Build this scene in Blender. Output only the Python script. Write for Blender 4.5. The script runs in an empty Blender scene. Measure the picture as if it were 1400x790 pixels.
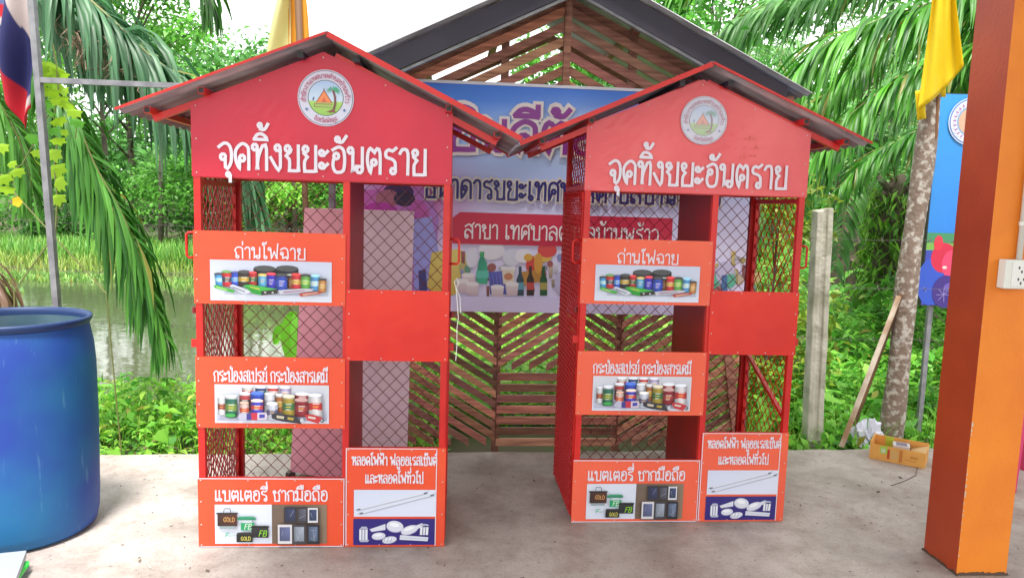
import bpy, math, random
import numpy as np
from mathutils import Matrix, Vector
random.seed(7); rng = np.random.default_rng(7)
S = bpy.context.scene; C = S.collection
R = math.radians; PI = math.pi

# ------------------------------------------------------------------ camera
F, PITCH, ROLL, HC = 1004.1, .1124, .0299, 1.437
cam = bpy.data.objects.new('camera', bpy.data.cameras.new('camera')); C.objects.link(cam)
cam.data.sensor_width = 36; cam.data.lens = F/1400*36; cam.data.clip_start = .05; cam.data.clip_end = 2000
cam.matrix_world = Matrix.Translation((0, 0, HC)) @ Matrix.Rotation(PI/2-PITCH, 4, 'X') @ Matrix.Rotation(ROLL, 4, 'Z')
S.camera = cam
def ray(x, y):
    a, b = x-700, y-395; c, s = math.cos(ROLL), math.sin(ROLL)
    u = a*c+b*s; v = -a*s+b*c; cp, sp = math.cos(PITCH), math.sin(PITCH)
    return Vector((u/F, cp-v/F*sp, -sp-v/F*cp))
def at(x, y, Y):
    d = ray(x, y); return Vector((0, 0, HC))+d*(Y/d.y)
def gnd(x, y, z=0):
    d = ray(x, y); return Vector((0, 0, HC))+d*((z-HC)/d.z)

# ------------------------------------------------------------------ light
SUN_EL, SUN_AZ = R(70), R(-176)      # direction the sun stands in, measured from +Y towards +X
w = bpy.data.worlds.new('World'); S.world = w; w.use_nodes = True
nt = w.node_tree; bg = nt.nodes['Background']
sky = nt.nodes.new('ShaderNodeTexSky'); sky.sky_type = 'NISHITA'; sky.sun_disc = False
sky.sun_elevation = SUN_EL; sky.sun_rotation = SUN_AZ; sky.dust_density = 3
tc = nt.nodes.new('ShaderNodeTexCoord'); nz = nt.nodes.new('ShaderNodeTexNoise'); nz.inputs['Scale'].default_value = 2.2
nz.inputs['Detail'].default_value = 6
rm = nt.nodes.new('ShaderNodeValToRGB'); rm.color_ramp.elements[0].position = .3; rm.color_ramp.elements[0].color = (.8, .8, .8, 1)
rm.color_ramp.elements[1].position = .6; rm.color_ramp.elements[1].color = (1, 1, 1, 1)
mx = nt.nodes.new('ShaderNodeMixRGB'); mx.inputs[2].default_value = (11.5, 11.8, 11.6, 1)
nt.links.new(tc.outputs['Generated'], nz.inputs['Vector']); nt.links.new(nz.outputs['Fac'], rm.inputs[0])
nt.links.new(rm.outputs[0], mx.inputs[0]); nt.links.new(sky.outputs[0], mx.inputs[1]); nt.links.new(mx.outputs[0], bg.inputs[0])
bg.inputs[1].default_value = .09
sl = bpy.data.lights.new('sun', 'SUN'); sl.energy = 2.8; sl.angle = R(12); sl.color = (1, .96, .9)
so = bpy.data.objects.new('sun', sl); C.objects.link(so)
sd = Vector((math.sin(SUN_AZ)*math.cos(SUN_EL), math.cos(SUN_AZ)*math.cos(SUN_EL), math.sin(SUN_EL)))
so.rotation_euler = sd.to_track_quat('Z', 'Y').to_euler()
S.view_settings.view_transform = 'Standard'; S.view_settings.look = 'None'; S.view_settings.gamma = 1
S.view_settings.exposure = 1.3
S.render.engine = 'CYCLES'; S.cycles.max_bounces = 8; S.cycles.transparent_max_bounces = 8

# ------------------------------------------------------------------ materials
def lin(r, g, b):
    return tuple(((c/255)/12.92 if c <= 10 else ((c/255+.055)/1.055)**2.4) for c in (r, g, b))
def mat(name, col, rough=.6, metal=0, col2=None, scale=8, mix=(.35, .65), bump=0, bscale=None, stretch=(1, 1, 1), trans=0, attr=None, spec=.5, sheen=0, detail=5, bdist=.01):
    m = bpy.data.materials.new(name); m.use_nodes = True; n = m.node_tree; b = n.nodes['Principled BSDF']; L = n.links.new
    b.inputs['Base Color'].default_value = (*col, 1); b.inputs['Roughness'].default_value = rough; b.inputs['Metallic'].default_value = metal
    b.inputs['Specular IOR Level'].default_value = spec
    co = None
    if col2 or bump:
        t = n.nodes.new('ShaderNodeTexCoord'); mp = n.nodes.new('ShaderNodeMapping'); mp.inputs['Scale'].default_value = stretch
        L(t.outputs['Object'], mp.inputs[0])
    if col2:
        z = n.nodes.new('ShaderNodeTexNoise'); z.inputs['Scale'].default_value = scale; z.inputs['Detail'].default_value = detail; L(mp.outputs[0], z.inputs['Vector'])
        r = n.nodes.new('ShaderNodeValToRGB'); r.color_ramp.elements[0].position = mix[0]; r.color_ramp.elements[1].position = mix[1]
        r.color_ramp.elements[0].color = (*col, 1); r.color_ramp.elements[1].color = (*col2, 1)
        L(z.outputs['Fac'], r.inputs[0]); co = r.outputs[0]
    if attr:
        a = n.nodes.new('ShaderNodeAttribute'); a.attribute_name = attr
        if co is None: co = a.outputs['Color']
        else:
            q = n.nodes.new('ShaderNodeMixRGB'); q.blend_type = 'MULTIPLY'; q.inputs[0].default_value = 1; L(co, q.inputs[1]); L(a.outputs['Color'], q.inputs[2]); co = q.outputs[0]
    if co is not None: L(co, b.inputs['Base Color'])
    if bump:
        z2 = n.nodes.new('ShaderNodeTexNoise'); z2.inputs['Scale'].default_value = bscale or scale*3; z2.inputs['Detail'].default_value = 6; L(mp.outputs[0], z2.inputs['Vector'])
        bm = n.nodes.new('ShaderNodeBump'); bm.inputs['Strength'].default_value = bump; bm.inputs['Distance'].default_value = bdist
        L(z2.outputs['Fac'], bm.inputs['Height']); L(bm.outputs[0], b.inputs['Normal'])
    if trans:
        tr = n.nodes.new('ShaderNodeBsdfTranslucent'); mxs = n.nodes.new('ShaderNodeMixShader'); mxs.inputs[0].default_value = trans
        if co is not None: L(co, tr.inputs[0])
        else: tr.inputs[0].default_value = (*col, 1)
        L(b.outputs[0], mxs.inputs[1]); L(tr.outputs[0], mxs.inputs[2]); L(mxs.outputs[0], n.nodes['Material Output'].inputs[0])
    return m
M = {}
M['red'] = mat('red_paint', (.64, .016, .012), .38, col2=(.50, .010, .01), scale=5, bump=.15, bscale=30)
M['redfloor'] = mat('red_sheet', (.40, .006, .01), .45, col2=(.30, .01, .012), scale=6)
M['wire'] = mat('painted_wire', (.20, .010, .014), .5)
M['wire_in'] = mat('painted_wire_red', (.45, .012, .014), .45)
M['gable1'] = mat('red_vinyl', (.60, .014, .045), .40, col2=(.50, .010, .038), scale=2.5, bump=.25, bscale=5, bdist=.02)
M['gable2'] = mat('sheen_red_vinyl', (.80, .125, .135), .34, col2=(.70, .075, .095), scale=2.5, bump=.35, bscale=6, bdist=.02)  # same red vinyl, with pale sky sheen painted into its base colour
M['orange1'] = mat('orange_vinyl', (.78, .085, .028), .42, col2=(.72, .07, .026), scale=3, bump=.2, bscale=6, bdist=.02)
M['orange2'] = mat('sheen_orange_vinyl', (.82, .125, .060), .42, col2=(.76, .10, .05), scale=3, bump=.2, bscale=6, bdist=.02)  # paler copy of the orange vinyl; sheen is put into the colour
M['solid'] = mat('bright_red_sheet', (.74, .030, .010), .36, col2=(.62, .016, .01), scale=3, bump=.2, bscale=5, bdist=.02)
M['print'] = mat('printed_vinyl', (1, 1, 1), .45, attr='Col', bump=.12, bscale=7, bdist=.02)
M['white'] = mat('white_print', (.70, .66, .76), .5)
M['zinc'] = mat('zinc_sheet', (.50, .49, .52), .42, .25, col2=(.30, .28, .31), scale=6, stretch=(1, 6, 1))
M['steel'] = mat('galvanised_tube', (.26, .26, .28), .5, .4, col2=(.16, .16, .18), scale=14)
M['wood'] = mat('red_brown_slat', (.47, .215, .145), .7, col2=(.24, .095, .068), scale=4, stretch=(1, 8, 12), bump=.5, bscale=30, attr='Col')
M['fascia'] = mat('dark_fascia', (.022, .018, .035), .5, col2=(.03, .025, .045), scale=5)
M['concrete'] = None
M['post'] = mat('weathered_concrete', (.46, .45, .38), .9, col2=(.20, .21, .14), scale=7, mix=(.45, .75), bump=.6, bscale=40)
M['bark'] = mat('lichen_bark', (.19, .14, .11), .9, col2=(.42, .39, .35), scale=26, mix=(.50, .62), bump=.8, bscale=35)
M['barkd'] = mat('dark_bark', (.07, .05, .035), .95, col2=(.14, .11, .08), scale=6, bump=.8, bscale=20)
M['trunkp'] = mat('pale_tree_trunk', (.16, .13, .10), .95, col2=(.07, .06, .045), scale=4, bump=.5)
M['leaf'] = mat('tree_leaves', (1, 1, 1), .5, attr='Col', trans=.45)
M['palm'] = mat('palm_leaflets', (1, 1, 1), .42, attr='Col', trans=.42, spec=.45)
M['rachis'] = mat('frond_stalk', (.16, .17, .05), .5)
M['litter'] = mat('dry_litter', (1, 1, 1), .9, attr='Col')
M['soil'] = mat('soil_and_moss', (.075, .05, .03), .95, col2=(.05, .09, .02), scale=1.3, bump=.6, bscale=9)
M['yellow'] = mat('yellow_cloth', (.86, .66, .010), .75, trans=.3, col2=(.80, .58, .008), scale=4)
M['paleyellow'] = mat('pale_yellow_cloth', (.82, .76, .42), .8, trans=.5)
M['flagprint'] = mat('flag_cloth', (1, 1, 1), .75, attr='Col', trans=.3)
M['string'] = mat('white_string', (.7, .7, .66), .7)
M['black'] = mat('black_plastic', (.02, .02, .02), .5)

# ------------------------------------------------------------------ mesh helper
class MB:
    def __init__(s): s.v = []; s.f = []; s.m = []; s.c = []
    def face(s, pts, m=0, cols=None):
        n = len(s.v); s.v += [tuple(p) for p in pts]; s.f.append(tuple(range(n, n+len(pts)))); s.m.append(m)
        s.c.append(cols if cols else [(1, 1, 1)]*len(pts)); return s
    def box(s, x0, x1, y0, y1, z0, z1, m=0, T=None, col=None):
        P = [(x, y, z) for x in (x0, x1) for y in (y0, y1) for z in (z0, z1)]
        if T is not None: P = [tuple(T @ Vector(p)) for p in P]
        n = len(s.v); s.v += P
        for q in ((0, 1, 3, 2), (4, 6, 7, 5), (0, 4, 5, 1), (2, 3, 7, 6), (0, 2, 6, 4), (1, 5, 7, 3)):
            s.f.append(tuple(n+i for i in q)); s.m.append(m); s.c.append([col or (1, 1, 1)]*4)
        return s
    def bar(s, a, b, w, h, m=0, up=(0, 0, 1)):       # square section bar from a to b
        a, b = Vector(a), Vector(b); d = (b-a); L = d.length; d.normalize(); up = Vector(up)
        if abs(d.dot(up)) > .98: up = Vector((0, 1, 0))
        x = d.cross(up).normalized(); z = x.cross(d)
        T = Matrix((( *[x[0], d[0], z[0]], a[0]), (x[1], d[1], z[1], a[1]), (x[2], d[2], z[2], a[2]), (0, 0, 0, 1)))
        return s.box(-w/2, w/2, 0, L, -h/2, h/2, m, T)
    def tube(s, pts, r, n=6, m=0, cap=True, cols=None):
        pts = [Vector(p) for p in pts]; k = len(pts); rr = r if hasattr(r, '__len__') else [r]*k
        base = len(s.v); prev = None
        for i, p in enumerate(pts):
            d = (pts[min(i+1, k-1)]-pts[max(i-1, 0)])
            d = d.normalized() if d.length > 1e-9 else Vector((0, 0, 1))
            if prev is None: x = d.orthogonal().normalized()
            else:
                x = prev-d*prev.dot(d); x = x.normalized() if x.length > 1e-6 else d.orthogonal().normalized()
            prev = x; y = d.cross(x)
            for j in range(n):
                a = 2*PI*j/n; s.v.append(tuple(p+(x*math.cos(a)+y*math.sin(a))*rr[i]))
        cc = cols or (1, 1, 1)
        for i in range(k-1):
            for j in range(n):
                q = (base+i*n+j, base+i*n+(j+1) % n, base+(i+1)*n+(j+1) % n, base+(i+1)*n+j)
                s.f.append(q); s.m.append(m); s.c.append([cc]*4)
        if cap:
            s.f.append(tuple(base+j for j in reversed(range(n)))); s.m.append(m); s.c.append([cc]*n)
            s.f.append(tuple(base+(k-1)*n+j for j in range(n))); s.m.append(m); s.c.append([cc]*n)
        return s
    def build(s, name, mats, parent=None, smooth=False, loc=None, rot=None):
        me = bpy.data.meshes.new(name); me.from_pydata(s.v, [], s.f)
        mats = mats if isinstance(mats, (list, tuple)) else [mats]
        for q in mats: me.materials.append(q)
        if len(mats) > 1: me.polygons.foreach_set('material_index', s.m)
        ca = me.color_attributes.new('Col', 'FLOAT_COLOR', 'CORNER')
        flat = np.ones((sum(len(c) for c in s.c), 4), np.float32); flat[:, :3] = np.array([c for cs in s.c for c in cs], np.float32)
        ca.data.foreach_set('color', flat.ravel())
        if smooth: me.polygons.foreach_set('use_smooth', [True]*len(s.f))
        o = bpy.data.objects.new(name, me); C.objects.link(o)
        if parent: o.parent = parent
        if loc: o.location = loc
        if rot: o.rotation_euler = rot
        return o
def tag(o, label=None, cat=None, group=None, kind=None):
    if label: o['label'] = label
    if cat: o['category'] = cat
    if group: o['group'] = group
    if kind: o['kind'] = kind
    return o
def thing(name, loc, label, cat, rz=0, group=None):
    o = bpy.data.objects.new(name, None); C.objects.link(o); o.empty_display_size = .1
    o.location = loc; o.rotation_euler = (0, 0, rz); return tag(o, label, cat, group)
def bevel(o, wd, seg=2):
    b = o.modifiers.new('bevel', 'BEVEL'); b.width = wd; b.segments = seg; b.limit_method = 'ANGLE'; return o
def npmesh(name, V, Fc, cols, m, parent=None, smooth=False):
    """V (n,3); Fc (k,4) quads; cols (n,3) per vertex"""
    me = bpy.data.meshes.new(name); me.vertices.add(len(V)); me.vertices.foreach_set('co', np.asarray(V, np.float32).ravel())
    k = Fc.shape[1]; me.loops.add(Fc.size); me.loops.foreach_set('vertex_index', Fc.astype(np.int32).ravel())
    me.polygons.add(len(Fc)); me.polygons.foreach_set('loop_start', np.arange(0, Fc.size, k, dtype=np.int32))
    try: me.polygons.foreach_set('loop_total', np.full(len(Fc), k, np.int32))
    except Exception: pass
    me.update(calc_edges=True); me.materials.append(m)
    ca = me.color_attributes.new('Col', 'FLOAT_COLOR', 'POINT'); f4 = np.ones((len(V), 4), np.float32); f4[:, :3] = cols
    ca.data.foreach_set('color', f4.ravel())
    if smooth: me.polygons.foreach_set('use_smooth', np.ones(len(Fc), bool))
    o = bpy.data.objects.new(name, me); C.objects.link(o)
    if parent: o.parent = parent
    return o

# ------------------------------------------------------------------ stroke lettering (looped Thai letters on a 10 unit body)
def Lp(cx, cy, r=1.15): return ('o', cx, cy, r)
def c(x, y): return ('c', x, y)
G = {
 'ก': (7.4, [[(1.4, 0), (1.4, 5), c(1.4, 5.6), (.3, 7), (1.6, 9.2), (3.8, 10), (6, 9.2), (6.6, 7), (6.6, 0)]]),
 'ข': (7.2, [[Lp(1.5, 8.7), (2.8, 8.6), (2.7, 7.4), (.8, 5.8), (2.3, 4.4), (2.3, 0), c(2.3, 0), c(6.4, 0), (6.4, 10)]]),
 'ซ': (7.6, [[Lp(1.7, 8.7), (2.8, 8.2), (1.5, 6.2), (2.1, 4.6), (2.1, 0), c(2.1, 0), c(6.4, 0), (6.4, 6.4), (5.3, 8), (6.2, 9.4), (7.8, 10.8)]]),
 'ค': (7.6, [[Lp(3.1, 5.6), (4.2, 4.8), (3, 2.4), (1.2, 0), c(1.2, 0), (1.0, 5), (1.6, 8.8), (3.9, 10), (6.2, 8.9), (6.7, 6.5), (6.7, 0)]]),
 'ง': (6.2, [[Lp(3.7, 8.8), (4.9, 8.3), (4.9, 1.2), (4, 0), (.5, 5)]]),
 'จ': (7, [[Lp(2.6, 4.6), (3.6, 4), (3.7, .6), (4.6, .1), (6.2, 2.6), (6.4, 6.6), (5.4, 9.3), (3.3, 10), (.7, 8.4)]]),
 'ฉ': (7.8, [[Lp(1.9, 5), (2.8, 4.2), (2.6, .6), c(2.6, .6), (5.6, 2.2), (5.8, 1.2), (6.2, .2), (7, 1.2), (6.8, 7), (5.8, 9.4), (3.6, 10), (.9, 8.4)]]),
 'ด': (7.6, [[Lp(3.7, 4.3, 1.2), (2.5, 3.6), (2.5, 0), c(2.5, 0), (.9, 3.4), (.9, 7.4), (3.8, 10), (6.3, 8.8), (6.7, 6.5), (6.7, 0)]]),
 'ต': (7.6, [[Lp(3.8, 4.4), (2.8, 3), (2.2, 0), c(2.2, 0), (.9, 4), (1, 8), (2.2, 9.9), c(3.9, 8.2), (5.4, 9.9), (6.6, 8.2), (6.7, 0)]]),
 'ถ': (7.6, [[Lp(2.5, 1.25), (1.3, 1.6), (1.6, 5), (.5, 7), (1.8, 9.3), (4.2, 10), (6.2, 9.1), (6.7, 7), (6.7, 0)]]),
 'ท': (7.4, [[Lp(1.3, 8.8), (2.4, 8.4), (2.4, 0), c(2.4, 0), (2.8, 4.6), (4.8, 9.4), (6, 9.8), (6.6, 8.4), (6.6, 0)]]),
 'ธ': (7.2, [[(6.6, 10.6), (3, 9.9), (1.1, 8.2), (1.5, 6.6), (5.4, 6.1), (6.3, 4.6), (6.3, 0), c(6.3, 0), c(1.5, 0), (1.5, 4.4)]]),
 'น': (7.8, [[Lp(1.3, 8.8), (2.4, 8.4), (2.4, .2), c(2.4, .2), (4, 2.6), (5, 2.2)], [Lp(5.5, 1.35, 1.35), (6.8, 1.8), (6.8, 10)]]),
 'บ': (7.6, [[Lp(1.3, 8.8), (2.4, 8.4), (2.4, 0), c(2.4, 0), c(6.8, 0), (6.8, 10)]]),
 'ป': (7.6, [[Lp(1.3, 8.8), (2.4, 8.4), (2.4, 0), c(2.4, 0), c(6.8, 0), (6.8, 13.6)]]),
 'พ': (9, [[Lp(1.3, 8.8), (2.4, 8.4), (2.9, 0), c(2.9, 0), c(5.2, 6.8), c(7.3, 0), (8.1, 10)]]),
 'ฟ': (9, [[Lp(1.3, 8.8), (2.4, 8.4), (2.9, 0), c(2.9, 0), c(5.2, 6.8), c(7.3, 0), (8.1, 13.6)]]),
 'ม': (8, [[Lp(1.3, 8.8), (2.4, 8.4), (2.4, 2)], [Lp(1.6, 1.2), (2.8, 1.7), (4.6, 1.9), (7, .1), c(7, .1), (7, 10)]]),
 'ย': (7.4, [[Lp(1.9, 8.7), (1.1, 7.2), (2.8, 5.6), c(2.8, 5.6), (1.5, 3.8), (1.5, 0), c(1.5, 0), c(6.6, 0), (6.6, 10)]]),
 'ร': (6.6, [[Lp(4.6, 1.2), (5.6, 1.8), (5.5, 4.6), (4, 5.9), (1.4, 6.7), (1.2, 8.6), (2.6, 9.6), (4.2, 9.1), (6, 10.4)]]),
 'ล': (7.6, [[Lp(2.1, 1.3), (1, 2.2), (1.1, 5), (2.8, 6.3), (5, 5.4), (6.7, 3.2)], [(1, 8.4), (3.7, 10), (6.2, 8.8), (6.7, 6.5), (6.7, 0)]]),
 'ว': (6.6, [[Lp(4.3, 1.2), (5.5, 1.8), (5.7, 6.5), (5, 9.2), (3, 10), (.7, 8.5)]]),
 'ศ': (7.8, [[Lp(3.9, 5), (2.6, 3.6), (1.2, 0), c(1.2, 0), (1.0, 5), (1.6, 8.8), (3.9, 10), (6.2, 8.7), (6.7, 6.5), (6.7, 0)], [(5.6, 9.2), (7.9, 11.2)]]),
 'ส': (7.8, [[Lp(2.1, 1.3), (1, 2.2), (1.1, 5), (2.8, 6.3), (5, 5.4), (6.7, 3.2)], [(1, 8.4), (3.7, 10), (6.2, 8.6), (6.7, 6.5), (6.7, 0)], [(5.4, 8.6), (7.9, 11)]]),
 'ห': (7.6, [[Lp(1.3, 8.8), (2.4, 8.4), (2.4, 0), c(2.4, 0), (2.8, 3.6), (5, 6), (6.2, 7.6)], [Lp(5.7, 8.8), (5.6, 7.4), (4.6, 6), (6.4, 4.6), (6.7, 0)]]),
 'อ': (7.4, [[Lp(2.7, 6.4), (1.5, 5.2), (1.2, 2.4), (2.2, .3), (4, 0), (6, .8), (6.6, 5), (6, 8.8), (3.8, 10), (1, 8.7)]]),
 'ะ': (4.8, [[Lp(1.3, 7.4, 1), (2.2, 6.5), (4.2, 8.2)], [Lp(1.3, 2.4, 1), (2.2, 1.5), (4.2, 3.2)]]),
 'า': (5.2, [[(.5, 8.2), (1.6, 9.8), (3, 10), (4.3, 8.4), (4.3, 0)]]),
 'เ': (4, [[(1.3, 10), (1.3, 2.4), (1.4, 1.2)], [Lp(2.2, 1.2), (1.2, 1.4)]]),
 'แ': (7.4, [[(1.3, 10), (1.3, 1.4)], [Lp(2.2, 1.2), (1.2, 1.4)], [(4.8, 10), (4.8, 1.4)], [Lp(5.7, 1.2), (4.7, 1.4)]]),
 'ไ': (4.6, [[Lp(3.2, 1.2), (2.2, 1.6), (2.2, 10), (2.2, 11.4), (.7, 13), (1.8, 14.4), (3, 13), (4, 15)]]),
 'ั': (0, [[Lp(-3.8, 13, .9), (-3.2, 12), (-1.6, 12), (.3, 14.4)]]),
 'ิ': (0, [[(-6, 11.9), c(-6, 11.9), (-4.8, 13.6), (-3, 14.1), (-1, 13.2), (0, 11.9), c(0, 11.9), (-6, 11.9)]]),
 'ี': (0, [[(-6, 11.9), c(-6, 11.9), (-4.8, 13.6), (-3, 14.1), (-1, 13.2), (0, 11.9), c(0, 11.9), (-6, 11.9)], [(0, 12), (0, 15.2)]]),
 'ื': (0, [[(-6, 11.9), c(-6, 11.9), (-4.8, 13.6), (-3, 14.1), (-1, 13.2), (0, 11.9), c(0, 11.9), (-6, 11.9)], [(0, 12), (0, 15.2)], [(-1.9, 13.6), (-1.9, 15.4)]]),
 '็': (0, [[Lp(-4.2, 12.2, .7), (-5, 13.2), (-4, 14.6), (-2, 13.6), (-1.6, 12.2), (-.4, 12.4), (0, 14.8)]]),
 '์': (0, [[Lp(-2.4, 12.6, .8), (-1.6, 13.2), (-.2, 15.2)]]),
 '่': (0, [[(-.5, 12), (-.5, 14.8)]]),
 '้': (0, [[Lp(-3.4, 13.8, .7), (-2.6, 13.2), (-3, 12.2), (-1.2, 12.3), (.3, 14.4)]]),
 'ุ': (0, [[Lp(-1.8, -2.2, .7), (-.9, -2.4), (-.9, -5)]]),
 'ู': (0, [[Lp(-4, -2.2, .7), (-3.1, -2.6), (-3, -4.8), c(-3, -4.8), c(-.6, -4.8), (-.6, -1.6)]]),
 'ํ': (0, [[Lp(-1.6, 13, 1), (-.7, 13)]]),
 ' ': (4, []),
 'G': (8, [[(6.6, 8.6), (4, 10), (1, 7), (1, 3), (4, 0), (6.6, 1.4), c(6.6, 4.6), (4.2, 4.6)]]), 'O': (8, [[(4, 10), (1, 7), (1, 3), (4, 0), (7, 3), (7, 7), (4, 10)]]),
 'L': (6, [[(1, 10), c(1, 0), (5.4, 0)]]), 'D': (8, [[(1, 0), c(1, 10), (4, 10), (6.8, 7), (6.8, 3), (4, 0), c(1, 0)]]),
 'F': (6.5, [[(1, 0), c(1, 10), (6, 10)], [(1, 5.2), (5, 5.2)]]), 'B': (7.5, [[(1, 0), c(1, 10), (4.6, 10), (6, 7.8), (4.6, 5.4), c(1, 5.4)], [(4.6, 5.4), (6.6, 2.8), (4.8, 0), c(1, 0)]]),
}
def smooth_stroke(st):
    pts = []; corner = []
    for p in st:
        if p[0] == 'o':
            _, cx, cy, r = p
            nx = None
            i = st.index(p); q = st[i+1]; qx, qy = (q[1], q[2]) if q[0] == 'c' else q
            a0 = math.atan2(qy-cy, qx-cx)
            for k in range(9): a = a0+2*PI*k/8; pts.append((cx+r*math.cos(a), cy+r*math.sin(a))); corner.append(k in (0, 8))
        elif p[0] == 'c': pts.append((p[1], p[2])); corner.append(True)
        else: pts.append(p); corner.append(False)
    P = []
    n = len(pts)
    for i in range(n-1):
        p1, p2 = pts[i], pts[i+1]
        if abs(p1[0]-p2[0])+abs(p1[1]-p2[1]) < 1e-6: continue
        p0 = p1 if (corner[i] or i == 0) else pts[i-1]; p3 = p2 if (corner[i+1] or i+2 >= n) else pts[i+2]
        L = math.hypot(p2[0]-p1[0], p2[1]-p1[1]); k = max(1, min(4, int(L/.8)))
        for j in range(k):
            t = j/k
            P.append(tuple(.5*((2*p1[a])+(-p0[a]+p2[a])*t+(2*p0[a]-5*p1[a]+4*p2[a]-p3[a])*t*t+(-p0[a]+3*p1[a]-3*p2[a]+p3[a])*t**3) for a in (0, 1)))
    P.append(pts[-1]); return P
UP = set('ัิีื็'); TONE = set('่้์'); TALL = set('ปฟฝ')
def layout(text):
    """list of strokes (polylines) in body units, and total advance"""
    text = text.replace('ำ', 'ํา'); out = []; x = 0; base = None; up = False; wb = 0
    for ch in text:
        adv, sts = G[ch]; dy = 0; dx = 0
        if adv == 0:
            dx = x-.9 if ch != 'ํ' else x-.2
            if base in TALL and ch not in 'ุู': dx -= 2.2
            if ch in TONE and up: dy = 3.6
            if ch in UP or ch == 'ํ': up = True
            ox = dx
        else: ox = x; base = ch; up = False if ch != 'า' else up
        for st in sts: out.append([(p[0]+ox, p[1]+dy) for p in smooth_stroke(st)])
        if adv: x += adv+.55
    return out, x-.55
def lettering(mb, text, x0, x1, z0, h, wd, y, m=0, col=None, mapf=None, lift=.00025, slant=0, depth=None):
    sts, adv = layout(text); sx = (x1-x0)/adv; sz = h/10
    k = 0
    for st in sts:
        P = [(x0+(p[0]+slant*p[1])*sx, z0+p[1]*sz) for p in st]
        Q = []
        n = len(P); Lr = []; 
        for i in range(n):
            a, b = P[max(i-1, 0)], P[min(i+1, n-1)]
            dx, dz = b[0]-a[0], b[1]-a[1]; l = math.hypot(dx, dz) or 1; dx, dz = dx/l, dz/l
            e = 0
            px, pz = P[i]
            if i == 0: px -= dx*wd*.35; pz -= dz*wd*.35
            if i == n-1: px += dx*wd*.35; pz += dz*wd*.35
            # miter widening at corners
            if 0 < i < n-1:
                u = (P[i][0]-a[0], P[i][1]-a[1]); v = (b[0]-P[i][0], b[1]-P[i][1])
                lu, lv = math.hypot(*u) or 1, math.hypot(*v) or 1; cs = (u[0]*v[0]+u[1]*v[1])/(lu*lv)
                f = min(1.5, 1/max(.35, math.sqrt(max(0, (1+cs)/2))))
            else: f = 1
            Lr.append(((px-dz*wd/2*f, pz+dx*wd/2*f), (px+dz*wd/2*f, pz-dx*wd/2*f)))
        k += 1
        for i in range(n-1):
            (a, b), (c2, d2) = Lr[i], Lr[i+1]; yy = y-lift*.35*(k % 4)-lift*i/n
            pts = [(a[0], yy, a[1]), (b[0], yy, b[1]), (d2[0], yy, d2[1]), (c2[0], yy, c2[1])]
            if mapf: pts = [mapf(*p) for p in pts]
            mb.face(pts, m, [col]*4 if col else None)
# ------------------------------------------------------------------ flat print helper: coloured polygons in layers
class Print(MB):
    def __init__(s, y=0, lift=.00012): super().__init__(); s.y = y; s.k = 0; s.lift = lift
    def yy(s): s.k += 1; return s.y-s.lift*s.k
    def poly(s, pts, col, lay=True):
        y = s.yy() if lay else s.y-s.lift*s.k
        cs = col if isinstance(col[0], (tuple, list)) else [col]*len(pts)
        s.face([(p[0], y, p[1]) for p in pts], 0, cs); return s
    def rect(s, x0, z0, x1, z1, col): return s.poly([(x0, z0), (x1, z0), (x1, z1), (x0, z1)], col)
    def ell(s, cx, cz, rx, rz, col, n=20, a0=0, a1=2*PI, rot=0):
        P = []
        for i in range(n if a1-a0 > 6.2 else n+1):
            a = a0+(a1-a0)*i/n; X, Z = rx*math.cos(a), rz*math.sin(a); P.append((cx+X*math.cos(rot)-Z*math.sin(rot), cz+X*math.sin(rot)+Z*math.cos(rot)))
        return s.poly(P, col)
    def line(s, pts, wd, col):
        y = s.yy()
        for (a, b) in zip(pts, pts[1:]):
            dx, dz = b[0]-a[0], b[1]-a[1]; l = math.hypot(dx, dz) or 1; nx, nz = -dz/l*wd/2, dx/l*wd/2
            s.face([(a[0]+nx, y, a[1]+nz), (a[0]-nx, y, a[1]-nz), (b[0]-nx, y, b[1]-nz), (b[0]+nx, y, b[1]+nz)], 0, [col]*4); y -= .00001
        return s
    def can(s, x0, x1, zt, zb, col, lid=(.03, .03, .03), band=None, lidh=.12, tilt=0):
        wd = x1-x0; y = s.yy(); h = zt-zb; cols = [.45, .8, 1.15, 1.35, .95, .5]; n = 5; cx = (x0+x1)/2
        def put(za, zb2, c0):
            yy = s.yy()
            for i in range(n):
                a, b = x0+wd*i/n, x0+wd*(i+1)/n
                ca = tuple(min(1, v*cols[i]+.02*(i == 3)) for v in c0); cb = tuple(min(1, v*cols[i+1]) for v in c0)
                s.face([(a+tilt*(zb2-zb), yy, zb2), (b+tilt*(zb2-zb), yy, zb2), (b+tilt*(za-zb), yy, za), (a+tilt*(za-zb), yy, za)], 0, [ca, cb, cb, ca])
        put(zt-h*lidh, zb, col)
        put(zt, zt-h*lidh, lid)
        if band: put(zt-h*.38, zt-h*.72, band)
        s.ell(cx, zb, wd/2, wd*.12, tuple(v*.7 for v in col), 10, PI, 2*PI)
        s.ell(cx+tilt*h, zt, wd/2, wd*.14, tuple(min(1, v*1.6+.05) for v in lid), 12)
        # scribble of small print
        for q in range(3):
            zz = zb+h*(.30+.14*q); s.line([(cx-wd*.22, zz), (cx+wd*(.1+.08*q), zz)], wd*.06, (.75, .75, .7) if q != 1 else (.8, .5, .1))
        return s
def zmap(zx0, zy0, zx1, zy1, x0, z0, x1, z1):
    """map coordinates of a zoomed view onto panel coordinates"""
    return lambda X, Y: (x0+(X-zx0)/(zx1-zx0)*(x1-x0), z1-(Y-zy0)/(zy1-zy0)*(z1-z0))

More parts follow.
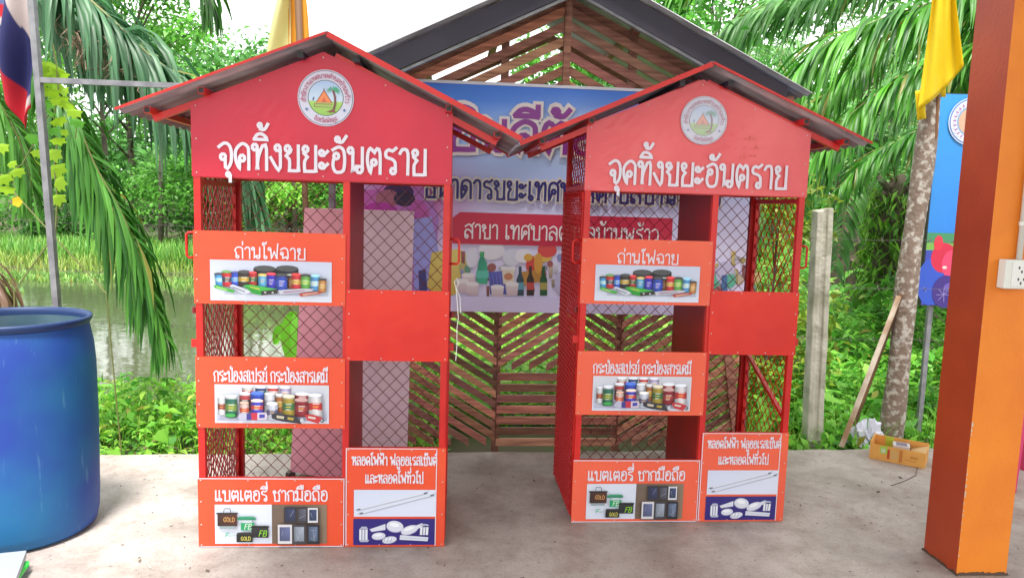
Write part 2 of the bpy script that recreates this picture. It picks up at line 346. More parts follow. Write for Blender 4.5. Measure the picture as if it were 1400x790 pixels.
# ------------------------------------------------------------------ pictures printed on the kiosk signs
def pic_batteries(parent, y, x0, z0, x1, z1):
    p = Print(y); mz = zmap(55, 165, 873, 466, x0, z0, x1, z1)
    bgc = [(.62, .66, .80), (.66, .70, .84), (.52, .56, .72), (.50, .54, .70)]
    p.poly([(x0, z0), (x1, z0), (x1, z1), (x0, z1)], bgc)
    a = mz(150, 420); b = mz(850, 350); p.poly([a, (b[0], a[1]), b, (a[0], b[1])], [(.42, .46, .60)]*2+[(.6, .64, .78)]*2)
    K = (.015, .015, .02)
    def can(X0, X1, Y0, Y1, col, lid=K, band=None, **k):
        u, t = mz(X0, Y0); v, q = mz(X1, Y1); p.can(u, v, t, q, col, lid, band, **k)
    can(345, 495, 222, 350, (.10, .08, .04), K, (.3, .22, .06), lidh=.25); can(495, 648, 218, 330, (.03, .03, .05), K, None, lidh=.3)
    can(375, 440, 270, 350, (.10, .35, .60), (.5, .35, .1)); can(575, 612, 275, 365, (.22, .08, .03), K)
    can(93, 150, 268, 350, (.05, .25, .55), K, (.3, .6, .75), tilt=-.1); can(140, 205, 250, 355, (.45, .02, .03), (.08, .2, .05), (.03, .05, .12), tilt=-.05)
    can(200, 252, 254, 352, (.02, .06, .45), (.02, .03, .2), (.1, .3, .7)); can(245, 326, 248, 350, (.03, .02, .02), K, (.42, .28, .04))
    can(318, 372, 252, 345, (.35, .02, .02), (.5, .02, .03), (.03, .1, .05)); can(437, 500, 258, 368, (.03, .02, .35), (.55, .02, .05), (.05, .05, .5))
    can(665, 732, 262, 360, (.10, .32, .05), K, (.25, .5, .1)); can(605, 668, 258, 362, (.45, .02, .03), (.55, .02, .02), (.5, .3, .05))
    can(500, 577, 264, 378, (.02, .05, .35), K, (.03, .08, .55)); can(730, 792, 265, 372, (.06, .22, .45), (.2, .45, .6), (.4, .6, .7), tilt=.06)
    can(785, 838, 290, 382, (.45, .20, .06), K, (.5, .3, .1), tilt=.06)
    def slab(P, col): p.poly([mz(*q) for q in P], col)
    slab([(85, 352), (110, 348), (230, 388), (215, 405), (95, 372)], (.05, .35, .04)); slab([(105, 358), (180, 382), (170, 388), (100, 366)], (.35, .6, .2))
    slab([(190, 350), (215, 342), (345, 392), (300, 412), (270, 405)], (.55, .58, .66)); slab([(215, 358), (300, 392), (290, 398), (210, 366)], (.2, .22, .3))
    slab([(280, 348), (330, 340), (512, 370), (400, 388)], (.05, .42, .06)); slab([(280, 348), (400, 388), (405, 418), (345, 405)], (.02, .28, .03))
    slab([(400, 388), (512, 370), (512, 402), (405, 418)], (.03, .03, .03)); slab([(330, 356), (395, 368), (390, 376), (330, 362)], (.6, .45, .05))
    for X in (430, 480): p.ell(*mz(X, 396), .0045, .003, (.6, .6, .55), 10)
    slab([(515, 378), (700, 360), (762, 364), (740, 380), (530, 408)], (.50, .50, .58)); slab([(550, 388), (700, 372), (690, 378), (555, 396)], (.25, .08, .2))
    slab([(655, 402), (700, 390), (822, 378), (800, 398), (670, 422)], (.42, .05, .03)); slab([(680, 404), (790, 388), (780, 394), (685, 412)], (.65, .5, .4))
    return p.build('picture', M['print'], parent)
def pic_cans(parent, y, x0, z0, x1, z1):
    p = Print(y); mz = zmap(103, 282, 1138, 645, x0, z0, x1, z1)
    p.poly([(x0, z0), (x1, z0), (x1, z1), (x0, z1)], [(.62, .66, .80), (.66, .70, .82), (.60, .60, .68), (.62, .62, .70)])
    for i in range(6): p.line([mz(110, 300+i*18), mz(1130, 296+i*18)], .0008, (.5, .52, .58))
    a = mz(120, 620); b = mz(1120, 520); p.poly([a, (b[0], a[1]), b, (a[0], b[1])], [(.42, .44, .60)]*2+[(.6, .62, .76)]*2)
    Sv = (.5, .52, .58)
    def can(X0, X1, Y0, Y1, col, lid=Sv, band=None, **k):
        u, t = mz(X0, Y0); v, q = mz(X1, Y1); p.can(u, v, t, q, col, lid, band, lidh=.14, **k)
    can(350, 452, 302, 400, (.5, .45, .45), Sv, (.5, .03, .04)); can(470, 570, 302, 400, (.03, .05, .18), Sv, (.1, .2, .15)); can(580, 680, 302, 400, (.45, .03, .04), Sv, (.6, .5, .5))
    can(690, 790, 302, 400, (.35, .28, .5), Sv, (.5, .45, .6)); can(830, 965, 362, 440, (.4, .05, .05), Sv, (.3, .02, .03))
    can(328, 428, 360, 520, (.35, .04, .05), Sv, (.05, .05, .06)); can(555, 650, 362, 520, (.55, .55, .62), Sv, (.3, .3, .4)); can(655, 725, 368, 530, (.3, .1, .03), Sv, (.45, .28, .05))
    can(432, 552, 355, 530, (.02, .05, .35), (.03, .1, .5), (.5, .05, .05)); can(137, 205, 395, 560, (.5, .52, .55), Sv, (.25, .05, .03)); can(205, 312, 385, 578, (.02, .12, .08), Sv, (.15, .25, .05))
    can(832, 955, 412, 560, (.20, .01, .02), (.35, .2, .2), (.3, .03, .04)); can(722, 832, 378, 560, (.30, .22, .03), (.5, .45, .35), (.05, .15, .05))
    can(962, 1088, 365, 560, (.55, .52, .55), Sv, (.5, .03, .03), tilt=-.05); can(338, 420, 440, 570, (.55, .4, .38), (.5, .3, .25), (.5, .08, .05)); can(440, 550, 420, 540, (.03, .04, .4), (.6, .45, .4), (.5, .05, .06))
    can(580, 682, 445, 600, (.45, .48, .58), (.6, .6, .7), (.1, .1, .2)); 
    p.ell(*mz(255, 560), .021, .008, (.05, .35, .08), 16)
    def slab(P, col): p.poly([mz(*q) for q in P], col)
    slab([(320, 575), (345, 540), (420, 535), (425, 600), (345, 608)], (.45, .45, .6)); slab([(400, 540), (500, 532), (500, 602), (400, 602)], (.05, .04, .25)); slab([(440, 534), (500, 532), (498, 602), (445, 602)], (.5, .03, .06))
    slab([(498, 532), (580, 530), (588, 560), (580, 600), (498, 602)], (.58, .5, .62)); slab([(515, 548), (565, 546), (565, 580), (515, 584)], (.05, .05, .35))
    slab([(600, 570), (650, 535), (850, 560), (900, 635), (720, 612), (640, 590)], (.03, .03, .04)); slab([(670, 555), (740, 565), (735, 590), (672, 580)], (.5, .45, .35)); slab([(770, 570), (830, 578), (820, 602), (770, 594)], (.4, .3, .05))
    p.ell(*mz(900, 600), .0075, .009, (.5, .52, .6), 14); p.ell(*mz(615, 572), .006, .007, (.4, .42, .5), 14)
    slab([(925, 545), (1000, 545), (1090, 575), (1050, 630), (950, 600)], (.5, .03, .04)); slab([(960, 560), (1030, 572), (1020, 590), (955, 578)], (.6, .55, .5))
    p.ell(*mz(1085, 603), .0075, .0085, (.05, .06, .08), 14); p.ell(*mz(1082, 601), .0045, .0055, (.35, .37, .4), 14)
    return p.build('picture', M['print'], parent)
def pic_old_phones(parent, y, x0, z0, x1, z1):
    p = Print(y); mz = zmap(100, 197, 712, 408, x0, z0, x1, z1); sx = (x1-x0)/612
    xm = mz(410, 0)[0]; p.poly([(x0, z0), (xm, z0), (xm, z1), (x0, z1)], (.62, .66, .78)); p.poly([(xm, z0), (x1, z0), (x1, z1), (xm, z1)], [(.16, .11, .08), (.26, .18, .13), (.24, .17, .12), (.14, .10, .08)])
    rr = random.Random(3)
    for i in range(70):
        X, Y = rr.uniform(414, 706), rr.uniform(202, 402); a = mz(X, Y); t = rr.uniform(.10, .36); p.line([a, (a[0]+rr.uniform(-.008, .008), a[1]+rr.uniform(-.002, .002))], .0012, (t, t*.7, t*.5))
    def R4(X0, X1, Y0, Y1, col): a = mz(X0, Y1); b = mz(X1, Y0); p.rect(a[0], a[1], b[0], b[1], col)
    # four car batteries
    R4(118, 224, 240, 308, [(.03, .012, .01), (.06, .02, .015), (.09, .03, .02), (.05, .02, .015)]); R4(112, 228, 236, 244, (.015, .012, .012)); R4(128, 212, 308, 322, (.25, .32, .35))
    p.line([mz(150, 240), mz(156, 214), mz(186, 214), mz(192, 240)], .0022, (.03, .03, .03))
    a = mz(150, 284); b = mz(212, 262); lettering(p, 'GOLD', a[0], b[0], a[1], b[1]-a[1], .0022, p.yy(), col=(.65, .35, .12)); a = mz(160, 260); p.line([a, (a[0]+.012, a[1])], .002, (.5, .3, .1))
    R4(226, 326, 262, 276, (.03, .22, .12)); R4(236, 318, 256, 264, (.04, .3, .16)); R4(244, 316, 290, 330, (.02, .30, .12)); R4(252, 306, 276, 290, (.5, .56, .62))
    a = mz(262, 324); b = mz(302, 296); lettering(p, 'FB', a[0], b[0], a[1], b[1]-a[1], .0028, p.yy(), col=(.6, .75, .62), slant=.2)
    R4(302, 394, 312, 370, [(.012, .012, .015)]*2+[(.03, .03, .035)]*2); R4(296, 398, 306, 316, (.01, .01, .01)); a = mz(340, 362); b = mz(384, 332); lettering(p, 'FB', a[0], b[0], a[1], b[1]-a[1], .003, p.yy(), col=(.25, .6, .04), slant=.25)
    R4(220, 308, 350, 394, (.015, .015, .012)); R4(224, 304, 342, 352, (.03, .03, .03)); R4(236, 300, 376, 388, (.03, .03, .02)); a = mz(244, 384); b = mz(298, 364); lettering(p, 'GOLD', a[0], b[0], a[1], b[1]-a[1], .0022, p.yy(), col=(.6, .55, .1))
    a = mz(156, 366); b = mz(176, 344); lettering(p, 'F', a[0], b[0], a[1], b[1]-a[1], .003, p.yy(), col=(.03, .4, .2), slant=.25); p.line([mz(176, 360), mz(212, 358)], .0016, (.1, .45, .3))
    # six old phones
    for X0, X1, Y0, Y1, fr, sc in ((482, 546, 205, 288, (.03, .03, .05), (.02, .025, .06)), (552, 608, 205, 290, (.04, .035, .04), (.05, .05, .07)), (611, 666, 208, 288, (.62, .62, .68), (.02, .03, .07)),
                                   (446, 524, 298, 402, (.60, .58, .62), (.06, .07, .14)), (527, 599, 298, 402, (.05, .05, .06), (.15, .17, .21)), (607, 673, 298, 400, (.02, .02, .03), (.06, .08, .13))):
        R4(X0-3, X1+4, Y0+4, Y1+5, (.05, .03, .025)); R4(X0, X1, Y0, Y1, fr); d = (X1-X0)*.13
        R4(X0+d, X1-d, Y0+d*1.3, Y1-d*1.5, [sc, tuple(v*1.4 for v in sc), tuple(v*2.4 for v in sc), tuple(v*1.2 for v in sc)])
        for q in range(5 if sc[0] > .05 and fr[0] < .2 else 1):
            A = (rr.uniform(X0+d, X1-d), rr.uniform(Y0+d, Y1-d)); B = (rr.uniform(X0+d, X1-d), rr.uniform(Y0+d, Y1-d)); p.line([mz(*A), mz(*B)], .0009, (.4, .45, .55))
        cx = (X0+X1)/2; p.ell(*mz(cx, Y1-d*.7), .0016, .0016, tuple(v*.6+.04 for v in fr), 8)
    return p.build('picture', M['print'], parent)
def pic_tubes(parent, y, x0, z0, x1, z1):
    p = Print(y); mz = zmap(840, 335, 1232, 465, x0, z0, x1, z1)
    p.poly([(x0, z0), (x1, z0), (x1, z1), (x0, z1)], [(.62, .66, .82), (.66, .68, .84), (.64, .68, .82), (.58, .62, .78)])
    for a, b, d in (((855, 432), (1190, 348), 4), ((868, 450), (1222, 358), 5)):
        p.line([mz(a[0]+3, a[1]+5), mz(b[0]+3, b[1]+5)], .0035, (.38, .40, .52)); p.line([mz(*a), mz(*b)], .0048, (.55, .57, .66)); p.line([mz(a[0], a[1]-1.5), mz(b[0], b[1]-1.5)], .0018, (.8, .82, .86))
        for q, s_ in ((a, 1), (b, -1)):
            e = (q[0]+s_*16, q[1]-s_*4.2); p.line([mz(*q), mz(*e)], .0058, (.12, .12, .15)); p.line([mz(q[0]-s_*8, q[1]+s_*4-3), mz(*q)], .0016, (.06, .06, .06))
    return p.build('picture', M['print'], parent)
def pic_bulbs(parent, y, x0, z0, x1, z1):
    p = Print(y); mz = zmap(838, 480, 1225, 612, x0, z0, x1, z1); s = (x1-x0)/387
    p.poly([(x0, z0), (x1, z0), (x1, z1), (x0, z1)], (.025, .015, .17))
    W = (.62, .64, .74); D = (.40, .42, .56)
    def E_(X, Y, a, b, rot=0, col=W): p.ell(*mz(X, Y+1.5), a*s*1.03, b*s*1.08, D, 20, rot=rot); p.ell(*mz(X, Y-1), a*s, b*s, col, 20, rot=rot); p.ell(*mz(X-2, Y-b*.3), a*s*.6, b*s*.4, (.78, .79, .85), 14, rot=rot)
    E_(1035, 518, 40, 27, -.15); p.poly([mz(915, 532), mz(990, 505), mz(990, 535), mz(925, 545)], W)
    for k in range(3): p.line([mz(872+14*k, 532), mz(872+14*k, 588)], 11*s, (.68, .69, .78) if k != 1 else W)
    p.poly([mz(868, 530), mz(908, 530), mz(900, 518), mz(878, 518)], D); p.poly([mz(866, 585), mz(914, 585), mz(908, 596), mz(872, 596)], D)
    E_(958, 566, 32, 17, .1); E_(1105, 535, 42, 20, .35); p.poly([mz(1130, 515), mz(1165, 500), mz(1172, 515), mz(1140, 532)], W)
    E_(1010, 585, 34, 16, .2)
    for k in range(3): p.line([mz(990+16*k, 572), mz(982+16*k, 598)], 4*s, D)
    p.poly([mz(1060, 560), mz(1196, 572), mz(1192, 592), mz(1058, 584)], W); p.line([mz(1062, 572), mz(1192, 582)], 2*s, D)
    for k in range(3): p.line([mz(1162+14*k, 520), mz(1160+14*k, 560)], 11*s, W if k % 2 else (.72, .73, .8))
    p.poly([mz(1155, 512), mz(1200, 514), mz(1190, 505), mz(1166, 503)], D)
    return p.build('picture', M['print'], parent)
def seal(parent, y, cx, cz, r, pale_mix):
    f = lambda q: tuple(a*(1-pale_mix)+b*pale_mix for a, b in zip(q, (.62, .60, .70)))  # mixes the print colours towards pale lilac
    p = Print(y, .0002); p.ell(cx, cz, r, r, f((.55, .50, .62)), 48); p.ell(cx, cz, r*.965, r*.965, f((.04, .05, .14)), 48); p.ell(cx, cz, r*.945, r*.945, f((.60, .60, .74)), 48)
    p.ell(cx, cz, r*.635, r*.635, f((.03, .05, .05)), 40); ri = r*.61
    y2 = p.yy(); n = 40                    # printed sky over grass inside the ring
    def half(z_lo, z_hi, cl, ch):
        A = [(cx+ri*math.cos(2*PI*i/n), cz+ri*math.sin(2*PI*i/n)) for i in range(n)]
        P = [(x, min(max(z, z_lo), z_hi)) for x, z in A]; p.poly(P, [tuple(cl[j]+(ch[j]-cl[j])*((z-z_lo)/(z_hi-z_lo)) for j in range(3)) for x, z in P])
    half(cz-r, cz-r*.12, f((.20, .45, .05)), f((.35, .60, .10))); half(cz-r*.12, cz+r, f((.55, .66, .80)), f((.22, .38, .70)))
    q = lambda a, b: (cx+a*r, cz+b*r)
    p.poly([q(-.36, -.17), q(.24, -.17), q(-.06, .30)], f((.25, .04, .02))); p.poly([q(-.32, -.16), q(.2, -.16), q(-.06, .24)], f((.80, .22, .05))); p.poly([q(-.16, -.15), q(.04, -.15), q(-.06, .02)], f((.6, .1, .03)))
    p.line([q(-.06, .24), q(-.06, .33)], r*.03, f((.2, .02, .05))); p.line([q(-.42, -.22), q(.24, -.22)], r*.03, f((.35, .1, .1))); p.line([q(-.40, -.32), q(.20, -.32)], r*.025, f((.3, .12, .1)))
    p.line([q(-.40, -.22), q(-.40, -.32)], r*.02, f((.2, .1, .1))); p.line([q(-.45, -.1), q(-.42, .02)], r*.05, f((.05, .12, .3)))
    p.line([q(.14, -.50), q(.28, -.40), q(.34, -.2), q(.33, .05), q(.26, .28)], r*.075, f((.16, .03, .03))); p.poly([q(.0, -.50), q(.36, -.50), q(.28, -.38)], f((.2, .05, .03)))
    for a in (-.5, .1, .6, 1.3, 2.0, 2.7, 3.3, 3.8):
        ex, ez = math.cos(a), math.sin(a); p.poly([q(.26, .28), q(.26+.14*ex-.03*ez, .32+.12*ez+.03*ex), q(.26+.28*ex, .22+.16*ez-.03), q(.26+.12*ex, .26+.08*ez)], f((.03, .34, .15)))
    for sx_ in (-1, 1):
        for k in range(3):
            a = k*PI/3+.3; p.line([(q(.67*sx_, -.42)[0]-r*.05*math.cos(a), q(0, -.42)[1]-r*.05*math.sin(a)), (q(.67*sx_, -.42)[0]+r*.05*math.cos(a), q(0, -.42)[1]+r*.05*math.sin(a))], r*.03, f((.03, .12, .35)))
    def arc(a0, a1, rad, up):
        def mp(u, yy, v):
            a = a0+(a1-a0)*u; rr = rad+v*up; return (cx+rr*math.cos(a), yy, cz+rr*math.sin(a))
        return mp
    lettering(p, 'สำนักงานเทศบาลตำบลบ้านพร้าว', 0, 1, 0, r*.15, .0001, y2-.002, col=f((.5, .06, .16)), mapf=arc(PI+.28, -.28, r*.715, 1)) if False else None
    for text, a0, a1, rad, up in (('สำนักงานเทศบาลตำบลบ้านพร้าว', PI+.22, -.22, r*.70, 1), ('จังหวัดพัทลุง', PI*1.5-.52, PI*1.5+.52, r*.88, -1)):
        L = abs(a1-a0)*rad; h = r*.13
        def mp(u, yy, v): a = a0+(a1-a0)*(u/L); rr = rad+v*up; return (cx+rr*math.cos(a), yy, cz+rr*math.sin(a))
        lettering(p, text, 0, L, 0, h, r*.020, p.yy()-.0002, col=f((.42, .06, .14)), mapf=mp)
    return p.build('seal', M['print'], parent)

# ------------------------------------------------------------------ the two collection kiosks
GB, GE, GA, A1, A0, B1, B0, C1, S1, S0, D1 = 1.515, 1.795, 2.007, 1.306, 1.016, .802, .509, .298, 1.085, .794, .429
W2, COL, DEP = .5, .09, .556
def chain_link(name, w_, z0, z1, cell, parent, origin, xdir, m, r=.0027, rag=0):
    """woven wires; zigzags locked into their neighbours. origin = lower corner, xdir = unit vector along the width"""
    ch = cell*1.06/2; cell = cell/2; mb = MB(); nx = Vector((-xdir[1], xdir[0], 0)); xd = Vector(xdir); o = Vector(origin); nc = int(w_/cell)+1; nk = int((z1-z0)/ch)+1
    for i in range(nc):
        pts = []
        for k in range(nk+1):
            x = (i+.5)*cell+(cell*.52 if (k+i) % 2 else -cell*.52); x = min(max(x, 0), w_); z = min(z0+k*ch, z1)
            pts.append(o+xd*x+nx*((.002 if (k+i) % 2 else -.002))+Vector((0, 0, z-o.z)))
        mb.tube(pts, r, 3, cap=False)
    return mb.build(name, m, parent)
def sheet(name, poly, y, th, m, parent):
    """flat sheet with outline poly in x,z; front face at y"""
    mb = MB(); n = len(poly); f = [(x, y, z) for x, z in poly]; b = [(x, y+th, z) for x, z in poly]
    mb.face(f); mb.face(list(reversed(b)))
    for i in range(n): j = (i+1) % n; mb.face([f[j], f[i], b[i], b[j]])
    return mb.build(name, m, parent)
def wrinkled(name, x0, x1, z0, z1, y, m, parent, amp, seed, top=None, nx=28, nz=12):
    """thin vinyl-faced sheet with slight waviness; top(x) gives the upper edge"""
    rr = random.Random(seed); ph = [(rr.uniform(4, 16), rr.uniform(4, 16), rr.uniform(0, 6.3), rr.uniform(.3, 1)) for _ in range(5)]
    mb = MB(); g = []
    xs = [x0+(x1-x0)*i/nx for i in range(nx+1)]
    for j in range(nz+1):
        for x in xs:
            zt = top(x) if top else z1; z = z0+(zt-z0)*j/nz
            e = min(1, 8*min(j/nz, 1-j/nz))*min(1, 8*min((x-x0)/(x1-x0), (x1-x)/(x1-x0)))
            d = sum(a*math.sin(kx*x*3+kz*z*3+p_) for kx, kz, p_, a in ph)/5*amp*e
            mb.v.append((x, y-abs(d), z))
    for j in range(nz):
        for i in range(nx):
            a = j*(nx+1)+i; mb.f.append((a, a+1, a+nx+2, a+nx+1)); mb.m.append(0); mb.c.append([(1, 1, 1)]*4)
    n0 = len(mb.v); ring = [(x, z0) for x in xs]+[(x, top(x) if top else z1) for x in reversed(xs)]
    mb.face([(x, y+.0015, z) for x, z in reversed(ring)])
    k = len(ring)
    for i in range(k):
        a, b = ring[i], ring[(i+1) % k]; mb.face([(b[0], y, b[1]), (a[0], y, a[1]), (a[0], y+.0015, a[1]), (b[0], y+.0015, b[1])])
    return mb.build(name, m, parent, smooth=False)
def rivets(parent, pts, y, m):
    mb = MB()
    for x, z in pts: mb.tube([(x, y, z), (x, y-.0015, z)], [.0034, .002], 6)
    return tag(mb.build('rivets', m, parent), kind='stuff')
M['rivet'] = mat('rivet_metal', (.60, .48, .46), .4, .3)
def corrugated(name, x0, z0, x1, z1, y0, y1, m, parent, pitch=.075, amp=.008, ny=None):
    n = ny or int((y1-y0)/pitch*6); mb = MB(); d = Vector((x1-x0, 0, z1-z0)).normalized(); up = Vector((-d.z, 0, d.x)); up = up if up.z > 0 else -up
    for s_, off in ((0, 0), (1, .0012)):
        for j in range(n+1):
            y = y0+(y1-y0)*j/n; h = amp*math.sin(2*PI*(y-y0)/pitch)
            for k in range(3):
                t = k/2; P = Vector((x0+(x1-x0)*t, y, z0+(z1-z0)*t))+up*(h+off); mb.v.append(tuple(P))
    N = (n+1)*3
    for s_ in (0, 1):
        for j in range(n):
            for k in range(2):
                a = s_*N+j*3+k; mb.f.append((a, a+1, a+4, a+3)); mb.m.append(0); mb.c.append([(1, 1, 1)]*4)
    for j in range(n):
        for k in (0, 2): a = j*3+k; mb.f.append((a, a+3, N+a+3, N+a)); mb.m.append(0); mb.c.append([(1, 1, 1)]*4)
    for j in (0, n):
        for k in range(2): a = j*3+k; mb.f.append((a, a+1, N+a+1, N+a)); mb.m.append(0); mb.c.append([(1, 1, 1)]*4)
    return mb.build(name, m, parent, smooth=True)
def kiosk(k, x, y, yaw, label):
    sheened = k == 1  # second kiosk uses the vinyl colours with sheen painted in
    t = thing('collection_kiosk', (x, y, 0), label, 'waste kiosk', yaw, 'house-shaped hazardous waste kiosks')
    org = M['orange2' if sheened else 'orange1']; gab = M['gable2' if sheened else 'gable1']; red = M['red']; Tb = .026
    # posts and rails
    for px in (-W2, COL-Tb/2, W2-Tb):
        for py in (0, DEP-Tb):
            if px == COL-Tb/2 and py > 0: continue
            o = MB().box(px, px+Tb, py, py+Tb, 0, (GE if abs(px) > .2 else GE+.16)-.004).build('post', red, t)
    for py in (.002, DEP-Tb+.002):
        for z in ((.0, GB) if py > .1 else ()): MB().box(-W2+Tb, W2-Tb, py, py+Tb-.004, z+.001, z+.02).build('rail', red, t)
    for xa, xb, zz in ((-W2+Tb, COL-Tb/2, A1), (-W2+Tb, COL-Tb/2, B1), (-W2+Tb, COL-Tb/2, C1), (COL+Tb/2, W2-Tb, S1), (COL+Tb/2, W2-Tb, D1), (-W2+Tb, COL-Tb/2, GB+.02), (COL+Tb/2, W2-Tb, GB+.02)):
        MB().box(xa, xb, .002, .022, zz-.024, zz-.003).build('rail', red, t)
    # side frames (doors) with their wire mesh
    for sd in (-1, 1):
        xi = sd*(W2-.002)
        fr = MB(); a, b = .028, DEP-.028
        for z in (.03, GB-.02): fr.box(xi-.009, xi+.009, a+.02, b-.02, z-.01, z+.012)
        fr.box(xi-.008, xi+.008, a, a+.02, .02, GB-.008); fr.box(xi-.008, xi+.008, b-.02, b, .02, GB-.008)
        fr.build('side_door_frame', red, t)
        MB().box(sd*(W2-.013)-.012, sd*(W2-.013)+.012, Tb, DEP-Tb, GB-.0, GB+.024).build('rail', red, t)
        if sd > 0 and sheened: MB().bar((xi-.012, DEP-.04, .72), (xi-.012, .04, .50), .018, .018).build('brace', red, t)
        chain_link('chain_link_mesh', DEP-.05, .03, GB, .063 if not (sheened and sd < 0) else .044, t, (xi-sd*.002, .025, .03), (0, 1, 0), M['wire_in'])
        if sd < 0: chain_link('chain_link_mesh', DEP-.05, .03, GB, .055 if not sheened else .044, t, (xi+sd*.012, .03, .03), (0, 1, 0), M['wire'] if not sheened else M['wire_in'])
        chain_link('chain_link_mesh', DEP-.05, GB+.02, GE-.02, .063, t, (sd*(W2-.013), .025, GB+.02), (0, 1, 0), M['wire_in'])
        # pull handle, hinge lug and latch
        hx = sd*(W2+.004); hy = .03
        MB().tube([(hx, hy, 1.295), (hx+sd*.028, hy-.004, 1.295), (hx+sd*.036, hy-.004, 1.287), (hx+sd*.036, hy-.004, 1.203), (hx+sd*.028, hy-.004, 1.195), (hx, hy, 1.195)], .0052, 8).build('handle', red, t, smooth=True)
        lm = MB(); lm.box(hx-.006 if sd > 0 else hx-.022, hx+.022 if sd > 0 else hx+.006, hy-.012, hy-.006, .835, .868); lm.build('latch', red, t)
        MB().tube([(hx+sd*.012, hy, .972), (hx+sd*.012, hy, .996)], .009, 8).build('hinge', M['wire'], t)
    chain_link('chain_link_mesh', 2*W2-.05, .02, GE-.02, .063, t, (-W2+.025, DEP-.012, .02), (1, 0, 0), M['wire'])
    # divider and shelves
    MB().box(COL-.0015, COL+.0015, .026, DEP-.03, .02, GE-.02).build('divider_sheet', M['redfloor'], t)
    for xa, xb, z in ((-W2+.03, COL-.004, A0+.02), (-W2+.03, COL-.004, B0+.02), (-W2+.03, COL-.004, .03), (COL+.004, W2-.03, S0+.02), (COL+.004, W2-.03, .03)):
        MB().box(xa, xb, .024, DEP-.03, z-.002, z).build('shelf', M['redfloor'], t)
    # gable panel
    g = wrinkled('gable_panel', -W2-.004, W2+.004, GB, GE, -.004, gab, t, .0022 if not sheened else .006, 5+k, top=lambda xx: GE+(GA-GE)*(1-abs(xx)/(W2+.004)))
    txt = MB(); lettering(txt, 'จุดทิ้งขยะอันตราย', -.405, .405, 1.548, .098, .0124, -.0085 if not sheened else -.0125, lift=.0008)
    txt.build('lettering', M['white'], g)
    seal(g, -.0075 if not sheened else -.0115, .010, 1.832, .108 if not sheened else .104, .05 if not sheened else .45)
    rv = [(-.485, 1.53), (-.485, 1.66), (-.485, 1.785), (.485, 1.53), (.485, 1.66), (.485, 1.785), (-.25, 1.53), (0, 1.53), (.25, 1.53), (-.24, 1.89), (.24, 1.89), (0, 1.985)]
    rivets(g, rv, -.0055, M['rivet'])
    if sheened: # worn, peeling patch of the vinyl
        rr = random.Random(4); pm = MB()
        for i in range(16):
            cx, cz = .20+rr.uniform(-.02, .06), 1.70+rr.uniform(-.03, .07); cx += (cz-1.70)*.4; s_ = rr.uniform(.004, .011)
            pm.face([(cx+s_*math.cos(a+rr.uniform(-.3, .3)), -.0112-.0006*i/10, cz+s_*.7*math.sin(a)) for a in (0, 1.2, 2.4, 3.5, 4.7, 5.6)])
        pm.build('peeled_patch', mat('peeled_vinyl', (.75, .16, .14), .6), g)
    # sign panels on the left column
    def sign(name, xa, xb, za, zb, m, y=-.0045):
        o = wrinkled(name, xa, xb, za, zb, y, m, t, .0015, int(za*100)+k*7, nx=16, nz=8)
        w_, h_ = xb-xa, zb-za
        rivets(o, [(xa+.012+(w_-.024)*i/3, z) for i in range(4) for z in (za+.010, zb-.010)]+[(x_, za+h_*f) for x_ in (xa+.012, xb-.012) for f in (.33, .66)], y-.0012, M['rivet'])
        return o
    L0, L1 = -W2-.004, COL-.002
    s = sign('sign_panel', L0, L1, A0, A1, org); tt = MB(); lettering(tt, 'ถ่านไฟฉาย', -.345, -.068, 1.200, .044, .0054, -.0072, lift=.0005); tt.build('lettering', M['white'], s)
    pic_batteries(s, -.0068, -.440, 1.030, .034, 1.192)
    s = sign('sign_panel', L0, L1, B0, B1, org); tt = MB(); lettering(tt, 'กระป๋องสเปรย์ กระป๋องสารเคมี'.replace('๋', '่'), -.432, .018, .702, .042, .0052, -.0072, lift=.0005); tt.build('lettering', M['white'], s)
    pic_cans(s, -.0068, -.430, .530, .024, .690)
    s = sign('sign_panel', L0, L1, .002, C1, org); tt = MB(); lettering(tt, 'แบตเตอรี่ ซากมือถือ', -.437, .020, .202, .044, .0060, -.0072, lift=.0005); tt.build('lettering', M['white'], s)
    pic_old_phones(s, -.0068, -.437, .018, .016, .186)
    b = MB(); b.box(L0, L1, -.0062, -.0052, C1-.004, C1-.0005); b.box(L1-.004, L1-.0008, -.0064, -.0054, .006, C1-.005); b.box(L0+.002, L1-.006, -.0062, -.0052, .0025, .006); b.build('white_border', M['white'], s)
    R0, R1 = COL+.001, W2+.004
    sign('solid_panel', R0, R1, S0, S1, M['solid'], -.0046)
    s = sign('sign_panel', R0, R1, .002, D1, org); tt = MB(); lettering(tt, 'หลอดไฟฟ้า ฟลูออเรสเซ็นต์', .118, .468, .356, .036, .0047, -.0072, lift=.0005); lettering(tt, 'และหลอดไฟทั่วไป', .172, .412, .279, .036, .0047, -.0072, lift=.0005)
    tag(tt.build('lettering', M['white'], s), kind='stuff') if False else tt.build('lettering', M['white'], s)
    pic_tubes(s, -.0068, .127, .134, .465, .250); pic_bulbs(s, -.0068, .125, .010, .463, .124)
    b = MB(); b.box(R0+.002, R0+.0055, -.0062, -.0052, .006, D1-.002); b.box(R1-.040, R1-.0365, -.0066, -.0056, .006, D1-.002); b.box(R0+.007, R1-.042, -.0062, -.0052, D1-.005, D1-.002); b.build('white_border', M['white'], s)
    # roof
    RY0, RY1 = -.10, DEP+.10
    rx, rz = (.030, 2.053) if not sheened else (.004, 2.055)
    tips = {-1: (-.738, 1.745), 1: (.769, 1.695)} if not sheened else {-1: (-.798, 1.698), 1: (.728, 1.750)}
